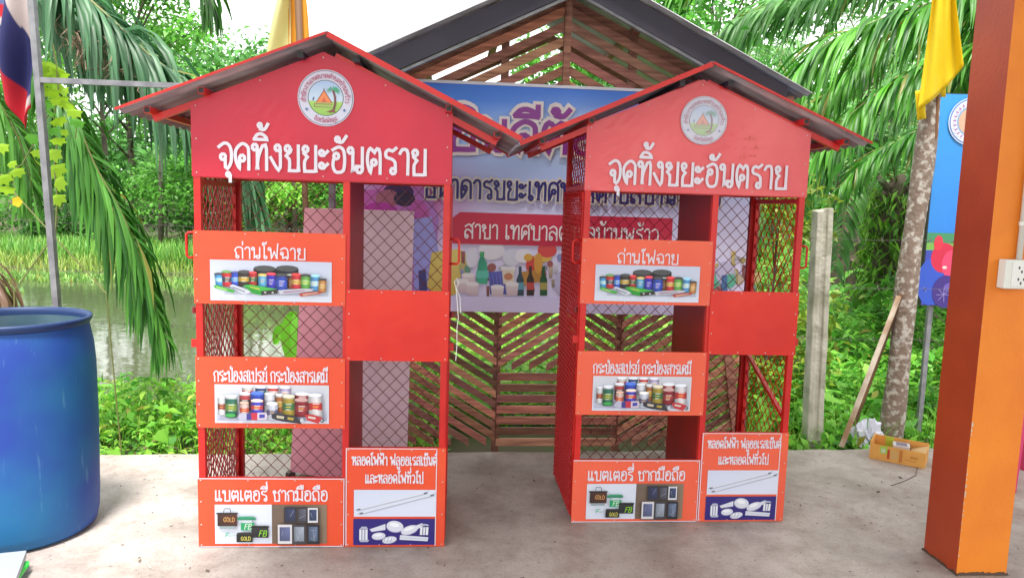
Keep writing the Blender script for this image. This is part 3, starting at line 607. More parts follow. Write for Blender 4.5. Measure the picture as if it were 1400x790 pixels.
    for sd in (-1, 1):
        ex, ez = tips[sd]; d = Vector((ex-rx, 0, ez-rz)); P = lambda f, dz=0: (rx+d.x*f, rz+d.z*f+dz)
        corrugated('roof_sheet', rx+sd*.003, rz, ex, ez, RY0, RY1, M['zinc'], t)
        wide = (sd > 0) != sheened
        cp = MB(); a_ = P(-.004, .011); b_ = P(.055, .011); cp.bar((a_[0], (RY0+RY1)/2, a_[1]), (b_[0], (RY0+RY1)/2, b_[1]), RY1-RY0-.004, .0016+.0004*(sd > 0)); cp.build('ridge_cap', M['zinc'], t)
        hh = .020 if wide else .009
        e = MB(); a_ = P(0, .010-hh/2); b_ = P(1.004, .010-hh/2); e.bar((a_[0]+sd*.002, RY0-.006, a_[1]), (b_[0], RY0-.006, b_[1]), .006, hh); e.build('edge_trim', red, t)
        e = MB(); a_ = P(0, -.002); b_ = P(1.004, -.002); e.bar((a_[0]+sd*.002, RY1+.006, a_[1]), (b_[0], RY1+.006, b_[1]), .006, .022); e.build('edge_trim', red, t)
        for f in (.14, .62, .88):                 # purlins: square tubes front to back; black end plate paints the dark hollow
            px, pz = P(f, -.026); q = MB()
            q.box(px-.012, px+.012, RY0+.045, RY1-.012, pz-.012, pz+.012); q.box(px-.0095, px+.0095, RY0+.0435, RY0+.0448, pz-.0095, pz+.0095, 1); q.build('purlin', [M['fascia'] if f < .2 else M['red'], M['black']], t)
        for yy in (.008, DEP-.016):               # rafters along the slope
            q = MB(); a_, b_ = P(.02, -.052), P(.88, -.052); q.bar((a_[0], yy, a_[1]), (b_[0], yy, b_[1]), .022, .024); q.build('rafter', red, t)
    return t
k1 = kiosk(0, -.7573, 2.9288, .0737, 'left red kiosk with deep red gable, nearer of the two, blue drum on its left')
k2 = kiosk(1, .8051, 3.2836, .0843, 'right red kiosk with faded pinkish gable and a worn patch beside its seal')
# white string tied to the first kiosk
st = MB(); st.tube([(.530, .0, 1.10), (.524, -.008, 1.125), (.532, -.012, 1.14), (.542, -.008, 1.12), (.531, -.004, 1.10), (.536, -.006, 1.05), (.543, -.010, .98), (.538, -.01, .93), (.540, -.008, .87), (.536, -.006, .80)], .0018, 5)
st.tube([(.531, -.004, 1.10), (.548, -.008, 1.06), (.552, -.006, 1.0)], .0016, 5)
o = st.build('string', M['string'], None, loc=k1.location, rot=k1.rotation_euler); tag(o, 'loose white string tied to the right door post of the left kiosk', 'string')

# ------------------------------------------------------------------ slab, terrain, water
def concrete_mat():
    m = bpy.data.materials.new('stained_concrete'); m.use_nodes = True; n = m.node_tree; b = n.nodes['Principled BSDF']; L = n.links.new
    t = n.nodes.new('ShaderNodeTexCoord')
    def noise(sc, det=6, rough=.6):
        z = n.nodes.new('ShaderNodeTexNoise'); z.inputs['Scale'].default_value = sc; z.inputs['Detail'].default_value = det; z.inputs['Roughness'].default_value = rough; L(t.outputs['Object'], z.inputs['Vector']); return z
    def ramp(src, p0, c0, p1, c1):
        r = n.nodes.new('ShaderNodeValToRGB'); r.color_ramp.elements[0].position = p0; r.color_ramp.elements[1].position = p1
        r.color_ramp.elements[0].color = (*c0, 1); r.color_ramp.elements[1].color = (*c1, 1); L(src, r.inputs[0]); return r.outputs[0]
    def mul(a, c2, f=1):
        q = n.nodes.new('ShaderNodeMixRGB'); q.blend_type = 'MULTIPLY'; q.inputs[0].default_value = f; L(a, q.inputs[1]); L(c2, q.inputs[2]); return q.outputs[0]
    a = ramp(noise(1.1, 5, .55).outputs['Fac'], .34, (.32, .272, .25), .68, (.50, .452, .42))
    a = mul(a, ramp(noise(5, 8, .7).outputs['Fac'], .34, (.72, .67, .64), .58, (1.05, 1.05, 1.05)))
    a = mul(a, ramp(noise(24, 6, .7).outputs['Fac'], .28, (.62, .58, .55), .42, (1, 1, 1)))
    a = mul(a, ramp(noise(95, 4, .6).outputs['Fac'], .28, (.66, .64, .62), .46, (1, 1, 1)))
    L(a, b.inputs['Base Color'])
    L(ramp(noise(2.2, 4).outputs['Fac'], .4, (.45, .45, .45), .65, (.8, .8, .8)), b.inputs['Roughness'])
    bm = n.nodes.new('ShaderNodeBump'); bm.inputs['Strength'].default_value = .35; bm.inputs['Distance'].default_value = .006; L(noise(38, 8, .7).outputs['Fac'], bm.inputs['Height']); L(bm.outputs[0], b.inputs['Normal'])
    return m
M['concrete'] = concrete_mat()
def slab_edge(x): return 4.185+.113*x
mb = MB(); rr = random.Random(2); xs = [-9+i*.12 for i in range(151)]
top = [(x, slab_edge(x)+rr.uniform(-.012, .012), 0) for x in xs]; N_ = len(xs)
for i in range(N_-1):
    a, b = top[i], top[i+1]
    mb.face([(a[0], -6, 0), (b[0], -6, 0), b, a]); lo = lambda p: (p[0], p[1]+.03, -.16); mb.face([a, b, lo(b), lo(a)])
tag(mb.build('concrete_slab', M['concrete']), kind='structure')
def sst(a, b, x): t = np.clip((x-a)/(b-a), 0, 1); return t*t*(3-2*t)
def height(x, y):
    x = np.asarray(x, float); y = np.asarray(y, float)
    base = -.12+.05*np.sin(x*1.7)*np.cos(y*1.3)+sst(22, 90, y)*3+.25*sst(5, 12, x)
    pond = sst(5.2, 7.6, y+.2*np.sin(x*2))*(1-sst(18, 21, y+.8*np.sin(x*.35)))*(1-sst(-2.2, .2, x-.05*(y-8)))
    low = (1-sst(-3, 0, x))*sst(4.4, 6, y)*(1-sst(24, 40, y))*.35
    under = (1-sst(3.6, 4.15, y-.113*x))*.10
    return base-low-pond*.95-under
xs = np.unique(np.concatenate([np.linspace(-300, -30, 12), np.linspace(-30, 30, 121), np.linspace(30, 300, 12)])); ys = np.unique(np.concatenate([np.linspace(-60, 3, 10), np.linspace(3, 30, 109), np.linspace(30, 400, 24)]))
X, Y = np.meshgrid(xs, ys); Z = height(X, Y); V = np.stack([X.ravel(), Y.ravel(), Z.ravel()], 1); nx, ny = len(xs), len(ys)
I = (np.arange(ny-1)[:, None]*nx+np.arange(nx-1)[None]).ravel(); Q = np.stack([I, I+1, I+nx+1, I+nx], 1)
g = npmesh('ground', V, Q, np.ones((len(V), 3)), M['soil'], smooth=True); tag(g, kind='structure')
wm = bpy.data.materials.new('pond_water'); wm.use_nodes = True; n = wm.node_tree; b = n.nodes['Principled BSDF']
b.inputs['Base Color'].default_value = (.075, .085, .045, 1); b.inputs['Roughness'].default_value = .07; b.inputs['Specular IOR Level'].default_value = .9
tx = n.nodes.new('ShaderNodeTexCoord'); z = n.nodes.new('ShaderNodeTexNoise'); z.inputs['Scale'].default_value = 3; bm = n.nodes.new('ShaderNodeBump'); bm.inputs['Strength'].default_value = .12; bm.inputs['Distance'].default_value = .03
n.links.new(tx.outputs['Object'], z.inputs['Vector']); n.links.new(z.outputs['Fac'], bm.inputs['Height']); n.links.new(bm.outputs[0], b.inputs['Normal'])
mb = MB(); mb.face([(-60, 4.9, -.62), (1.5, 4.9, -.62), (1.5, 22.5, -.62), (-60, 22.5, -.62)]); tag(mb.build('pond_water', wm), kind='structure')
# bits of leaf and grit on the slab
mb = MB(); rr = random.Random(12)
for i in range(520):
    if i < 330: x, y = rr.uniform(-2.3, 2.6), rr.uniform(2.2, 4.1)
    else: x, y = (rr.uniform(-2.2, -1.0), rr.uniform(2.6, 4.0)) if i < 430 else (rr.uniform(1.3, 2.6), rr.uniform(3.0, 4.3))
    y = min(y, slab_edge(x)-.03); a = rr.uniform(0, 6.3); l = rr.uniform(.002, .009)*(2.2 if rr.random() < .1 else 1); w_ = l*rr.uniform(.15, .6); t = rr.uniform(.03, .16); cl = (t, t*.75, t*.55)
    ca, sa = math.cos(a), math.sin(a); P = [(-l, 0), (0, -w_), (l, 0), (0, w_)]
    mb.face([(x+u*ca-v*sa, y+u*sa+v*ca, .0012+.003*rr.random()) for u, v in P], 0, [cl]*4)
tag(mb.build('floor_litter', M['litter']), kind='stuff')
mb = MB(); mb.tube([gnd(*p)+Vector((0, 0, .002)) for p in ((1218, 664), (1236, 658), (1252, 650), (1254, 640), (1250, 632))], .002, 4, cols=(.1, .07, .06)); mb2 = mb
tag(mb.build('wire_scrap', M['litter']), 'thin dark bent wire lying on the concrete below the cardboard box', 'wire')
mb = MB(); a, b = gnd(199, 766), gnd(206, 778); mb.bar(a+Vector((0, 0, .004)), b+Vector((0, 0, .004)), .005, .004); tag(mb.build('twig', mat('pale_twig', (.5, .47, .4), .8)), 'short pale straw lying on bare concrete right of the drum', 'twig')

# ------------------------------------------------------------------ slatted shed
SH = thing('slatted_shed', (.27, 4.262, 0), 'open-slatted wooden shed with dark gabled roof behind the kiosks', 'shed', .0843)
rr = random.Random(21)
def slat(poly, y, th=.014, name='slat'):
    t = rr.choice([.55, .8, 1, 1, 1.25, 1.6]); cl = (t*rr.uniform(.92, 1.08), t*rr.uniform(.85, 1.1), t*rr.uniform(.8, 1.1)); mb = MB(); y += rr.uniform(-.003, .003)
    f = [(x, y, z) for x, z in poly]; b_ = [(x, y+th, z) for x, z in poly]; k = len(poly)
    mb.face(f, 0, [cl]*k); mb.face(b_[::-1], 0, [cl]*k)
    for i in range(k): j = (i+1) % k; mb.face([f[j], f[i], b_[i], b_[j]], 0, [cl]*4)
    return mb.build(name, M['wood'], SH)
def diag(xa, xb, za, zb, s, pitch, wd, y=0):
    """parallel slats of slope s between two uprights, cut off at za and zb"""
    lo = min(0, s*(xb-xa)); z = za-max(0, s*(xb-xa))-pitch
    while z < zb-lo+pitch:
        hw = wd/2; jt = rr.uniform(-.004, .004)
        P = []
        def clipx(zl):  # x where centre line crosses zl
            return xa+(zl-z)/s
        x0, x1 = xa, xb
        if s > 0: x0, x1 = max(xa, clipx(za+hw)), min(xb, clipx(zb-hw))
        else: x0, x1 = max(xa, clipx(zb-hw)), min(xb, clipx(za+hw))
        if x1-x0 > .04:
            f = lambda x: z+s*(x-xa)+jt
            slat([(x0, f(x0)-hw), (x1, f(x1)-hw), (x1, f(x1)+hw), (x0, f(x0)+hw)], y)
        z += pitch
XL, XR, DA, DB = -1.19, 1.17, -.345, .385
for x in (XL, DA, DB, XR): 
    MB().box(x-.022, x+.022, .018, .058, -.1, 2.07+.47*(1.17-abs(x)), col=(.7, .7, .7)).build('post', M['wood'], SH)
for x in (XL, XR): MB().box(x-.03, x+.03, .9, .96, -.1, 2.10, col=(.7, .7, .7)).build('post', M['wood'], SH)
diag(XL, DA-.004, .02, .93, -.62, .064, .043); diag(DB+.004, XR, .02, .93, .62, .064, .043)
mid = (DA+DB)/2; diag(DA+.004, mid-.004, .475, .93, .62, .064, .043); diag(mid+.004, DB-.004, .475, .93, -.62, .064, .043)
z = .02
while z < .47: slat([(DA+.004, z), (DB-.004, z+rr.uniform(-.003, .003)), (DB-.004, z+.046), (DA+.004, z+.044)], 0); z += .066
AP = 2.668; SLP = .478; FY = -.30
for sg in (-1, 1):       # slats of the gable follow the roof
    k = 0
    while AP-.14-.081*k > 2.02:
        z0_ = AP-.115-.081*k; xe = min(1.17, (z0_-2.03)/SLP)
        if xe > .05: slat([(sg*.021, z0_-.051), (sg*xe, z0_-.051-SLP*xe), (sg*xe, z0_-SLP*xe), (sg*.021, z0_)][::sg], 0)
        k += 1
MB().box(-.02, .02, -.012, .03, 2.02, AP-.08, col=(.9, .9, .9)).build('post', M['wood'], SH)
MB().box(XL, XR, .02, .05, 2.0, 2.045, col=(.8, .8, .8)).build('rail', M['wood'], SH)
for sg in (-1, 1):
    P = lambda f, dz=0: (sg*1.285*f, AP-SLP*1.285*f+dz)
    a_, b_ = P(0, .028), P(1, .028)
    corrugated('roof_sheet', sg*.004, a_[1], b_[0], b_[1], FY-.04, 1.05, M['zinc'], SH, .076, .009)
    e = MB(); a_, b_ = P(.0, -.055), P(.905, -.055); e.box(0, 1, 0, 1, 0, 1) if False else None
    h_ = .062 if sg > 0 else .058
    e.face([(sg*.002, FY, a_[1]-h_), (b_[0], FY, b_[1]-h_), (b_[0], FY, b_[1]+h_), (sg*.002, FY, a_[1]+h_)][::sg]); e.face([(sg*.002, FY+.02, a_[1]-h_), (b_[0], FY+.02, b_[1]-h_), (b_[0], FY+.02, b_[1]+h_), (sg*.002, FY+.02, a_[1]+h_)][::-sg])
    e.face([(b_[0], FY, b_[1]-h_), (b_[0], FY+.02, b_[1]-h_), (b_[0], FY+.02, b_[1]+h_), (b_[0], FY, b_[1]+h_)]); e.face([(sg*.002, FY, a_[1]-h_), (sg*.002, FY+.02, a_[1]-h_), (b_[0], FY+.02, b_[1]-h_), (b_[0], FY, b_[1]-h_)])
    e.build('fascia_board', M['fascia'], SH)
    a_, b_ = P(.0, -.128), P(.9, -.128); MB().bar((sg*.01, FY+.02, a_[1]), (b_[0], FY+.02, b_[1]), .03, .014).build('steel_angle', M['steel'], SH)
    for f in (.3, .62, .93):
        px, pz = P(f, -.02); MB().box(px-.02, px+.02, FY+.03, 1.02, pz-.045, pz-.003, col=(.8, .8, .8)).build('purlin', M['wood'], SH)
    for yy in (.02, .9):
        a_, b_ = P(.0, -.085), P(.97, -.085); MB().bar((0, yy+.02, a_[1]), (b_[0], yy+.02, b_[1]), .03, .06).build('rafter', M['wood'], SH)
# leaning plank at the right end
mb = MB(); mb.bar((1.13, -.03, .01), (1.04, .0, .62), .05, .018); tag(mb.build('leaning_plank', M['wood'], None, loc=SH.location, rot=SH.rotation_euler), 'short brown plank leaning on the slatted wall behind the right kiosk', 'plank')
# ------------------------------------------------------------------ banner on the shed
BN = thing('welcome_banner', (.27, 4.262, 0), 'large blue and lilac banner with Thai lettering hung on the slatted shed', 'banner', .0843)
ca_, sa_ = math.cos(.0843), math.sin(.0843); BY = -.020
def bpt(px, py):      # photo pixel -> banner plane (x, z)
    d = ray(px, py); p0 = Vector((.27, 4.262, 0))+Vector((-sa_, ca_, 0))*BY; nrm = Vector((-sa_, ca_, 0)); o_ = Vector((0, 0, HC)); t = (p0-o_).dot(nrm)/d.dot(nrm); q = o_+d*t
    return ((q.x-.27)*ca_+(q.y-4.262)*sa_, q.z)
zT, zB = bpt(700, 115)[1], bpt(700, 427)[1]; bx0, bx1 = -1.16, 1.16
def lerp(a, b, t): return tuple(a[i]+(b[i]-a[i])*t for i in range(3))
bp = MB(); nx_, nz_ = 46, 26
def bcol(x, z):
    v = (zT-z)/(zT-zB); u = (x-bx0)/(bx1-bx0)
    stops = [(0, (.02, .14, .62)), (.09, (.04, .20, .72)), (.2, (.32, .50, .90)), (.36, (.38, .52, .88)), (.5, (.60, .61, .92)), (.7, (.72, .70, .94)), (1, (.68, .64, .92))]
    for (a, ca), (b, cb) in zip(stops, stops[1:]):
        if a <= v <= b: cl = lerp(ca, cb, (v-a)/(b-a)); break
    else: cl = stops[-1][1]
    gl = math.exp(-((u-.53)/.16)**2-((v-.22)/.11)**2); cl = lerp(cl, (.62, .72, .92), min(.75, gl))
    pk = math.exp(-((u-.12)/.13)**2-((v-.52)/.16)**2); cl = lerp(cl, (.55, .12, .42), min(.9, pk*1.2)); return cl
def bwave(x, z): return .004*math.sin(x*7+1)*math.sin(z*5)+.002*math.sin(x*23+z*9)
for j in range(nz_):
    for i in range(nx_):
        xa, xb = bx0+(bx1-bx0)*i/nx_, bx0+(bx1-bx0)*(i+1)/nx_; za, zb = zB+(zT-zB)*j/nz_, zB+(zT-zB)*(j+1)/nz_
        q = [(xa, za), (xb, za), (xb, zb), (xa, zb)]; bp.face([(x, BY+.002, z) for x, z in q], 0, [bcol(x, z) for x, z in q])
for x, z, w_, h_ in ((bx0, zT-.012, bx1-bx0, .016), ): bp.box(x, x+w_, BY-.004, BY+.001, z, z+h_, 0, None, (.62, .62, .7))
clo = bp.build('banner_cloth', M['print'], BN)
fc = MB(); fc.face([(bx0, BY+.004, zB), (bx0, BY+.004, zT), (bx1, BY+.004, zT), (bx1, BY+.004, zB)]); fc.build('banner_backing', M['white'], BN)
# pictures of people and bottles printed along it
p = Print(BY, .00003); q = lambda X, Y: bpt(X, Y)
def PX(pts, col): p.poly([q(*a) for a in pts], col)
def EX(X, Y, rx, ry, col, **k): z_ = q(X, Y); s_ = 4.3/F; p.ell(z_[0], z_[1], rx*s_, ry*s_, col, **k)
rb0, rb1 = q(560, 288), q(925, 342)
PX([(490, 260), (585, 258), (600, 300), (590, 420), (480, 420)], [(.50, .10, .40), (.45, .18, .55), (.40, .20, .60), (.45, .15, .5), (.5, .12, .4)])
EX(545, 262, 20, 10, (.05, .02, .10)); EX(530, 272, 16, 12, (.35, .12, .18)); EX(553, 272, 14, 10, (.03, .02, .06)); EX(520, 295, 26, 18, (.42, .03, .32)); EX(572, 300, 15, 26, (.48, .10, .40))
PX([(565, 300), (590, 296), (600, 345), (585, 400), (566, 410)], [(.35, .36, .78)]*2+[(.3, .3, .7)]*3); PX([(572, 370), (582, 368), (586, 420), (574, 420)], (.05, .05, .2))
PX([(590, 345), (628, 340), (640, 350), (636, 396), (600, 412), (584, 392)], [(.62, .48, .10), (.72, .6, .18), (.7, .55, .15), (.6, .42, .08), (.55, .38, .05), (.6, .45, .1)])
rq = random.Random(44)
for k_ in range(110):
    X_, Y_ = rq.uniform(628, 1040), rq.uniform(352, 402); t_ = rq.random(); cl_ = rq.choice([(.62, .62, .72), (.5, .5, .62), (.25, .28, .55), (.55, .45, .35), (.4, .12, .12), (.12, .3, .22), (.6, .5, .2), (.35, .35, .45)])
    cl_ = tuple(v*(.6+.5*t_) for v in cl_)
    if k_ % 3: EX(X_, Y_, rq.uniform(3, 9), rq.uniform(3, 8), cl_, rot=rq.uniform(0, 3))
    else: w__ = rq.uniform(2, 5); h__ = rq.uniform(6, 13); PX([(X_-w__, Y_-h__), (X_+w__, Y_-h__), (X_+w__*.8, Y_+h__*.6), (X_-w__*.8, Y_+h__*.6)], [tuple(v*1.15 for v in cl_)]*2+[tuple(v*.6 for v in cl_)]*2)
for zz in (0,):
    p.ell(*q(645, 352), .035, .06, (.66, .66, .78)); p.ell(*q(672, 342), .075, .055, (.68, .68, .76)); p.ell(*q(700, 352), .055, .05, (.60, .62, .74)); p.ell(*q(716, 350), .05, .04, (.72, .72, .8)); p.ell(*q(745, 345), .05, .04, (.64, .6, .72))
    PX([(668, 372), (692, 370), (700, 402), (670, 402)], [(.08, .09, .45), (.12, .12, .5), (.06, .06, .35), (.05, .05, .3)])
    for k in range(6): p.line([q(668+k*5, 374), q(672+k*5, 400)], .003, (.2, .22, .6))
    PX([(652, 372), (654, 358), (657, 350), (661, 350), (665, 358), (667, 372), (666, 388), (652, 388)], [(.02, .25, .16)]*4+[(.04, .4, .25)]*4); PX([(656, 344), (662, 344), (662, 351), (656, 351)], (.05, .35, .12)); PX([(651, 370), (668, 370), (668, 380), (651, 380)], (.1, .5, .4))
    PX([(686, 368), (704, 368), (702, 388), (688, 388)], (.66, .6, .5)); PX([(685, 364), (705, 364), (705, 369), (685, 369)], (.7, .7, .75)); EX(695, 378, 6, 5, (.5, .2, .1))
    EX(728, 362, 9, 12, (.55, .05, .04)); EX(722, 352, 6, 5, (.62, .35, .05)); PX([(712, 372), (738, 368), (742, 384), (716, 390)], (.45, .22, .04)); EX(742, 352, 12, 6, (.66, .42, .08)); EX(748, 342, 13, 10, (.60, .06, .06)); EX(736, 360, 6, 14, (.6, .3, .05))
    for X, c1, lb in ((725, (.03, .015, .01), (.5, .06, .05)), (743, (.01, .08, .03), (.35, .3, .08)), (711, (.02, .05, .08), (.1, .3, .4))):
        PX([(X-5, 404), (X-5, 382), (X-2, 374), (X-2, 364), (X+2, 364), (X+2, 374), (X+5, 382), (X+5, 404)], c1); PX([(X-5, 386), (X+5, 386), (X+5, 396), (X-5, 396)], lb)
    for X, Y in ((640, 384), (632, 392), (646, 396), (680, 400), (700, 396)):
        PX([(X-9, Y-8), (X+9, Y-8), (X+7, Y+8), (X-7, Y+8)], [(.70, .62, .66)]*2+[(.55, .42, .48)]*2); EX(X, Y-8, 9, 3, (.78, .74, .78))
    for X in range(770, 1010, 22):
        t = (X*37 % 11)/11; EX(X, 372+(X*13 % 17), 12, 16, (.5+.2*t, .48, .5+.2*(1-t))); EX(X+8, 384, 8, 10, ((.1+.5*t), .12+.3*(1-t), .3)); PX([(X-4, 404), (X-4, 376), (X+4, 376), (X+4, 404)], (.05+.3*t, .15, .3*(1-t)+.05))
a = q(470, 406); b = q(1060, 418); p.poly([(bx0+.003, zB+.002), (bx1-.003, zB+.002), (bx1-.003, bpt(700, 406)[1]), (bx0+.003, bpt(700, 406)[1])], [(.66, .60, .86)]*2+[(.64, .60, .88)]*2)
p.poly([(rb0[0], rb0[1]-.02), (rb0[0]+.02, rb0[1]), (rb1[0]-.02, rb0[1]), (rb1[0], rb0[1]-.02), (rb1[0], bpt(700, 335)[1]+.02), (rb1[0]-.02, bpt(700, 335)[1]), (rb0[0]+.02, bpt(700, 335)[1]), (rb0[0], bpt(700, 335)[1]+.02)] if False else [(bpt(619, 300)[0], bpt(700, 335)[1]), (bpt(919, 310)[0], bpt(700, 335)[1]), (bpt(919, 310)[0], bpt(700, 292)[1]), (bpt(629, 292)[0], bpt(700, 292)[1]), (bpt(619, 300)[0], bpt(700, 300)[1])], (.52, .012, .055))
p.build('printed_pictures', M['print'], BN)
def btext(text, X0, X1, Yb, Yt, wd, col, y, lift=.0004):
    mbt = MB(); x0, z0 = bpt(X0, Yb); x1, _ = bpt(X1, Yb); zt = bpt(X0, Yt)[1]; lettering(mbt, text, x0, x1, bpt(700, Yb)[1], zt-z0, wd, y, col=col, lift=lift); return mbt
e = btext('ยินดีต้อนรับ', 612, 935, 208, 165, .060, (.70, .62, .62), BY-.0125); e.build('lettering_outline', M['print'], BN)
e = btext('ยินดีต้อนรับ', 612, 935, 207, 166, .030, (.24, .03, .26), BY-.0145); e.build('lettering', M['print'], BN)
e = btext('ธนาคารขยะเทศบาลตำบลบ้านพร้าว', 580, 985, 274, 247, .030, (.66, .60, .55), BY-.0125); e.build('lettering_outline', M['print'], BN)
e = btext('ธนาคารขยะเทศบาลตำบลบ้านพร้าว', 580, 985, 273, 248, .0145, (.025, .02, .16), BY-.0145); e.build('lettering', M['print'], BN)
e = btext('สาขา เทศบาลตำบลบ้านพร้าว', 634, 900, 327, 308, .0085, (.75, .72, .76), BY-.0125); e.build('lettering', M['print'], BN)

# ------------------------------------------------------------------ things round the kiosks
# pink cabinet behind the left kiosk
cb = thing('cabinet', (0, 0, 0), 'pale pink cabinet with rose side standing between left kiosk and slatted shed', 'cabinet')
def prism(name, base, topp, mats, parent, faces_m=None):
    mb = MB(); n_ = len(base)
    for i in range(n_): j = (i+1) % n_; mb.face([base[i], base[j], topp[j], topp[i]], faces_m[i] if faces_m else 0)
    mb.face(topp); mb.face(base[::-1]); return bevel(mb.build(name, mats, parent), .008)
rose = mat('rose_sheet', (.78, .34, .42), .5, col2=(.70, .28, .36), scale=3); pale = mat('pale_pink_sheet', (.90, .70, .80), .5, col2=(.82, .62, .74), scale=3)
bs = [(-1.135, 3.72, .02), (-.81, 3.60, .02), (-.535, 3.80, .02), (-.86, 3.95, .02)]; tp = [(-1.060, 3.73, 1.395), (-.775, 3.61, 1.395), (-.515, 3.80, 1.395), (-.82, 3.95, 1.395)]
prism('body', bs, tp, [rose, pale], cb, [0, 1, 1, 0])
MB().tube([(-.66, 3.698, .70), (-.66, 3.680, .70), (-.66, 3.680, .82), (-.66, 3.698, .82)], .006, 6).build('handle', M['steel'], cb)
for P in bs: MB().box(P[0]*.97-.03-.02, P[0]*.97-.03+.02, P[1]*.99+.03-.02, P[1]*.99+.03+.02, 0, .021).build('foot', M['black'], cb)
# blue drum
D = thing('blue_drum', (-2.08, 3.02, 0), 'large open blue plastic drum with scuffed wall, at the left edge of the picture', 'drum')
bl = bpy.data.materials.new('blue_plastic'); bl.use_nodes = True; n = bl.node_tree; b = n.nodes['Principled BSDF']; L = n.links.new
t = n.nodes.new('ShaderNodeTexCoord'); z1 = n.nodes.new('ShaderNodeTexNoise'); z1.inputs['Scale'].default_value = 1.8; z1.inputs['Detail'].default_value = 3; L(t.outputs['Object'], z1.inputs[0])
r1 = n.nodes.new('ShaderNodeValToRGB'); r1.color_ramp.elements[0].position = .40; r1.color_ramp.elements[1].position = .62; r1.color_ramp.elements[0].color = (.006, .045, .30, 1); r1.color_ramp.elements[1].color = (.006, .12, .30, 1); L(z1.outputs['Fac'], r1.inputs[0])
mp = n.nodes.new('ShaderNodeMapping'); mp.inputs['Scale'].default_value = (44, 44, 6); mp.inputs['Rotation'].default_value = (.3, .2, 0); L(t.outputs['Object'], mp.inputs[0]); z2 = n.nodes.new('ShaderNodeTexNoise'); z2.inputs['Scale'].default_value = 1; z2.inputs['Detail'].default_value = 5; L(mp.outputs[0], z2.inputs[0])
r2 = n.nodes.new('ShaderNodeValToRGB'); r2.color_ramp.elements[0].position = .64; r2.color_ramp.elements[1].position = .80; r2.color_ramp.elements[0].color = (0, 0, 0, 1); r2.color_ramp.elements[1].color = (.5, .5, .5, 1); L(z2.outputs['Fac'], r2.inputs[0])
q_ = n.nodes.new('ShaderNodeMixRGB'); q_.inputs[2].default_value = (.16, .38, .50, 1); L(r2.outputs[0], q_.inputs[0]); L(r1.outputs[0], q_.inputs[1]); L(q_.outputs[0], b.inputs['Base Color']); b.inputs['Roughness'].default_value = .58
def lathe(name, prof, m, parent, n_=64, smooth=True):
    mb = MB(); k = len(prof)
    for r_, z_ in prof:
        for j in range(n_): a = 2*PI*j/n_; mb.v.append((r_*math.cos(a), r_*math.sin(a), z_))
    for i in range(k-1):
        for j in range(n_): mb.f.append((i*n_+j, i*n_+(j+1) % n_, (i+1)*n_+(j+1) % n_, (i+1)*n_+j)); mb.m.append(0); mb.c.append([(1, 1, 1)]*4)
    return mb.build(name, m, parent, smooth)
lathe('wall', [(.02, .004), (.268, .004), (.288, .02), (.296, .06), (.300, .14), (.305, .45), (.302, .72), (.296, .80), (.284, .865), (.279, .885)], bl, D)
lathe('rim', [(.279, .885), (.286, .892), (.293, .903), (.294, .912), (.291, .918), (.284, .920), (.277, .916), (.274, .900), (.274, .885)], mat('dark_blue_rim', (.006, .030, .12), .5), D)
lathe('inner_wall', [(.274, .885), (.283, .82), (.292, .7), (.294, .45), (.288, .12), (.27, .03), (.01, .03)], mat('dusty_blue_inside', (.16, .25, .30), .6, col2=(.08, .16, .22), scale=5), D)
# grey board and green clip at the lower left corner
bo = thing('grey_board', (0, 0, 0), 'grey board with bright green grip on floor in the lower left corner', 'board')
P = [gnd(x, y, .075) for x, y in ((-60, 762), (36, 752), (18, 800), (-60, 860))]; P2 = [Vector((p_.x, p_.y, .05)) for p_ in P]
prism('top_sheet', [tuple(v) for v in P2], [tuple(v) for v in P], mat('grey_sheet', (.30, .34, .38), .5), bo)
P = [gnd(x, y, .035) for x, y in ((8, 800), (36, 766), (42, 770), (24, 812))]
mb = MB(); mb.tube([gnd(x, y, .035) for x, y in ((14, 800), (26, 782), (35, 771), (40, 770))], [.014, .016, .014, .010], 10); mb.build('grip', mat('green_plastic', (.03, .50, .06), .35), bo, smooth=True)
mb = MB(); mb.box(-2.25, -1.92, 2.42, 2.62, 0, .049); mb.build('base', mat('dark_base', (.03, .04, .05), .6), bo)

# steel pole frame with national flag
PF = thing('pole_frame', (0, 0, 0), 'thin grey steel post with a level crossbar behind the blue drum', 'pole frame')
MB().bar((-2.291, 3.72, 0), (-2.409, 3.72, 2.85), .030, .030).build('post', M['steel'], PF)
MB().bar((-2.36, 3.72, 1.985), (-.95, 3.83, 1.985), .026, .026).build('crossbar', M['steel'], PF)
MB().box(-.96, -.93, 3.815, 3.845, 0, 2.0).build('post', M['steel'], PF)
def cloth(name, fpos, fcol, nu, nv, m, parent=None):
    us, vs = np.meshgrid(np.linspace(0, 1, nu+1), np.linspace(0, 1, nv+1)); V = []; Cc = []
    for v in range(nv+1):
        for u in range(nu+1): V.append(tuple(fpos(u/nu, v/nv))); Cc.append(fcol(u/nu, v/nv))
    I = (np.arange(nv)[:, None]*(nu+1)+np.arange(nu)[None]).ravel(); Q = np.stack([I, I+1, I+nu+2, I+nu+1], 1)
    o = npmesh(name, np.array(V), Q, np.array(Cc), m, parent, smooth=True); s_ = o.modifiers.new('thickness', 'SOLIDIFY'); s_.thickness = .0015; return o
def tpos(u, v):    # u across towards the post, v downwards
    lx = 45+4*v-(1-u)*(62-16*v); yb = -30+v*(160+48*(1-abs(u-.62)*1.6)) if True else 0
    w_ = at(lx, yb, 3.80); return w_+Vector((0, .03*math.sin(u*9+v*3)+.02*math.sin(v*7+u*4), 0))
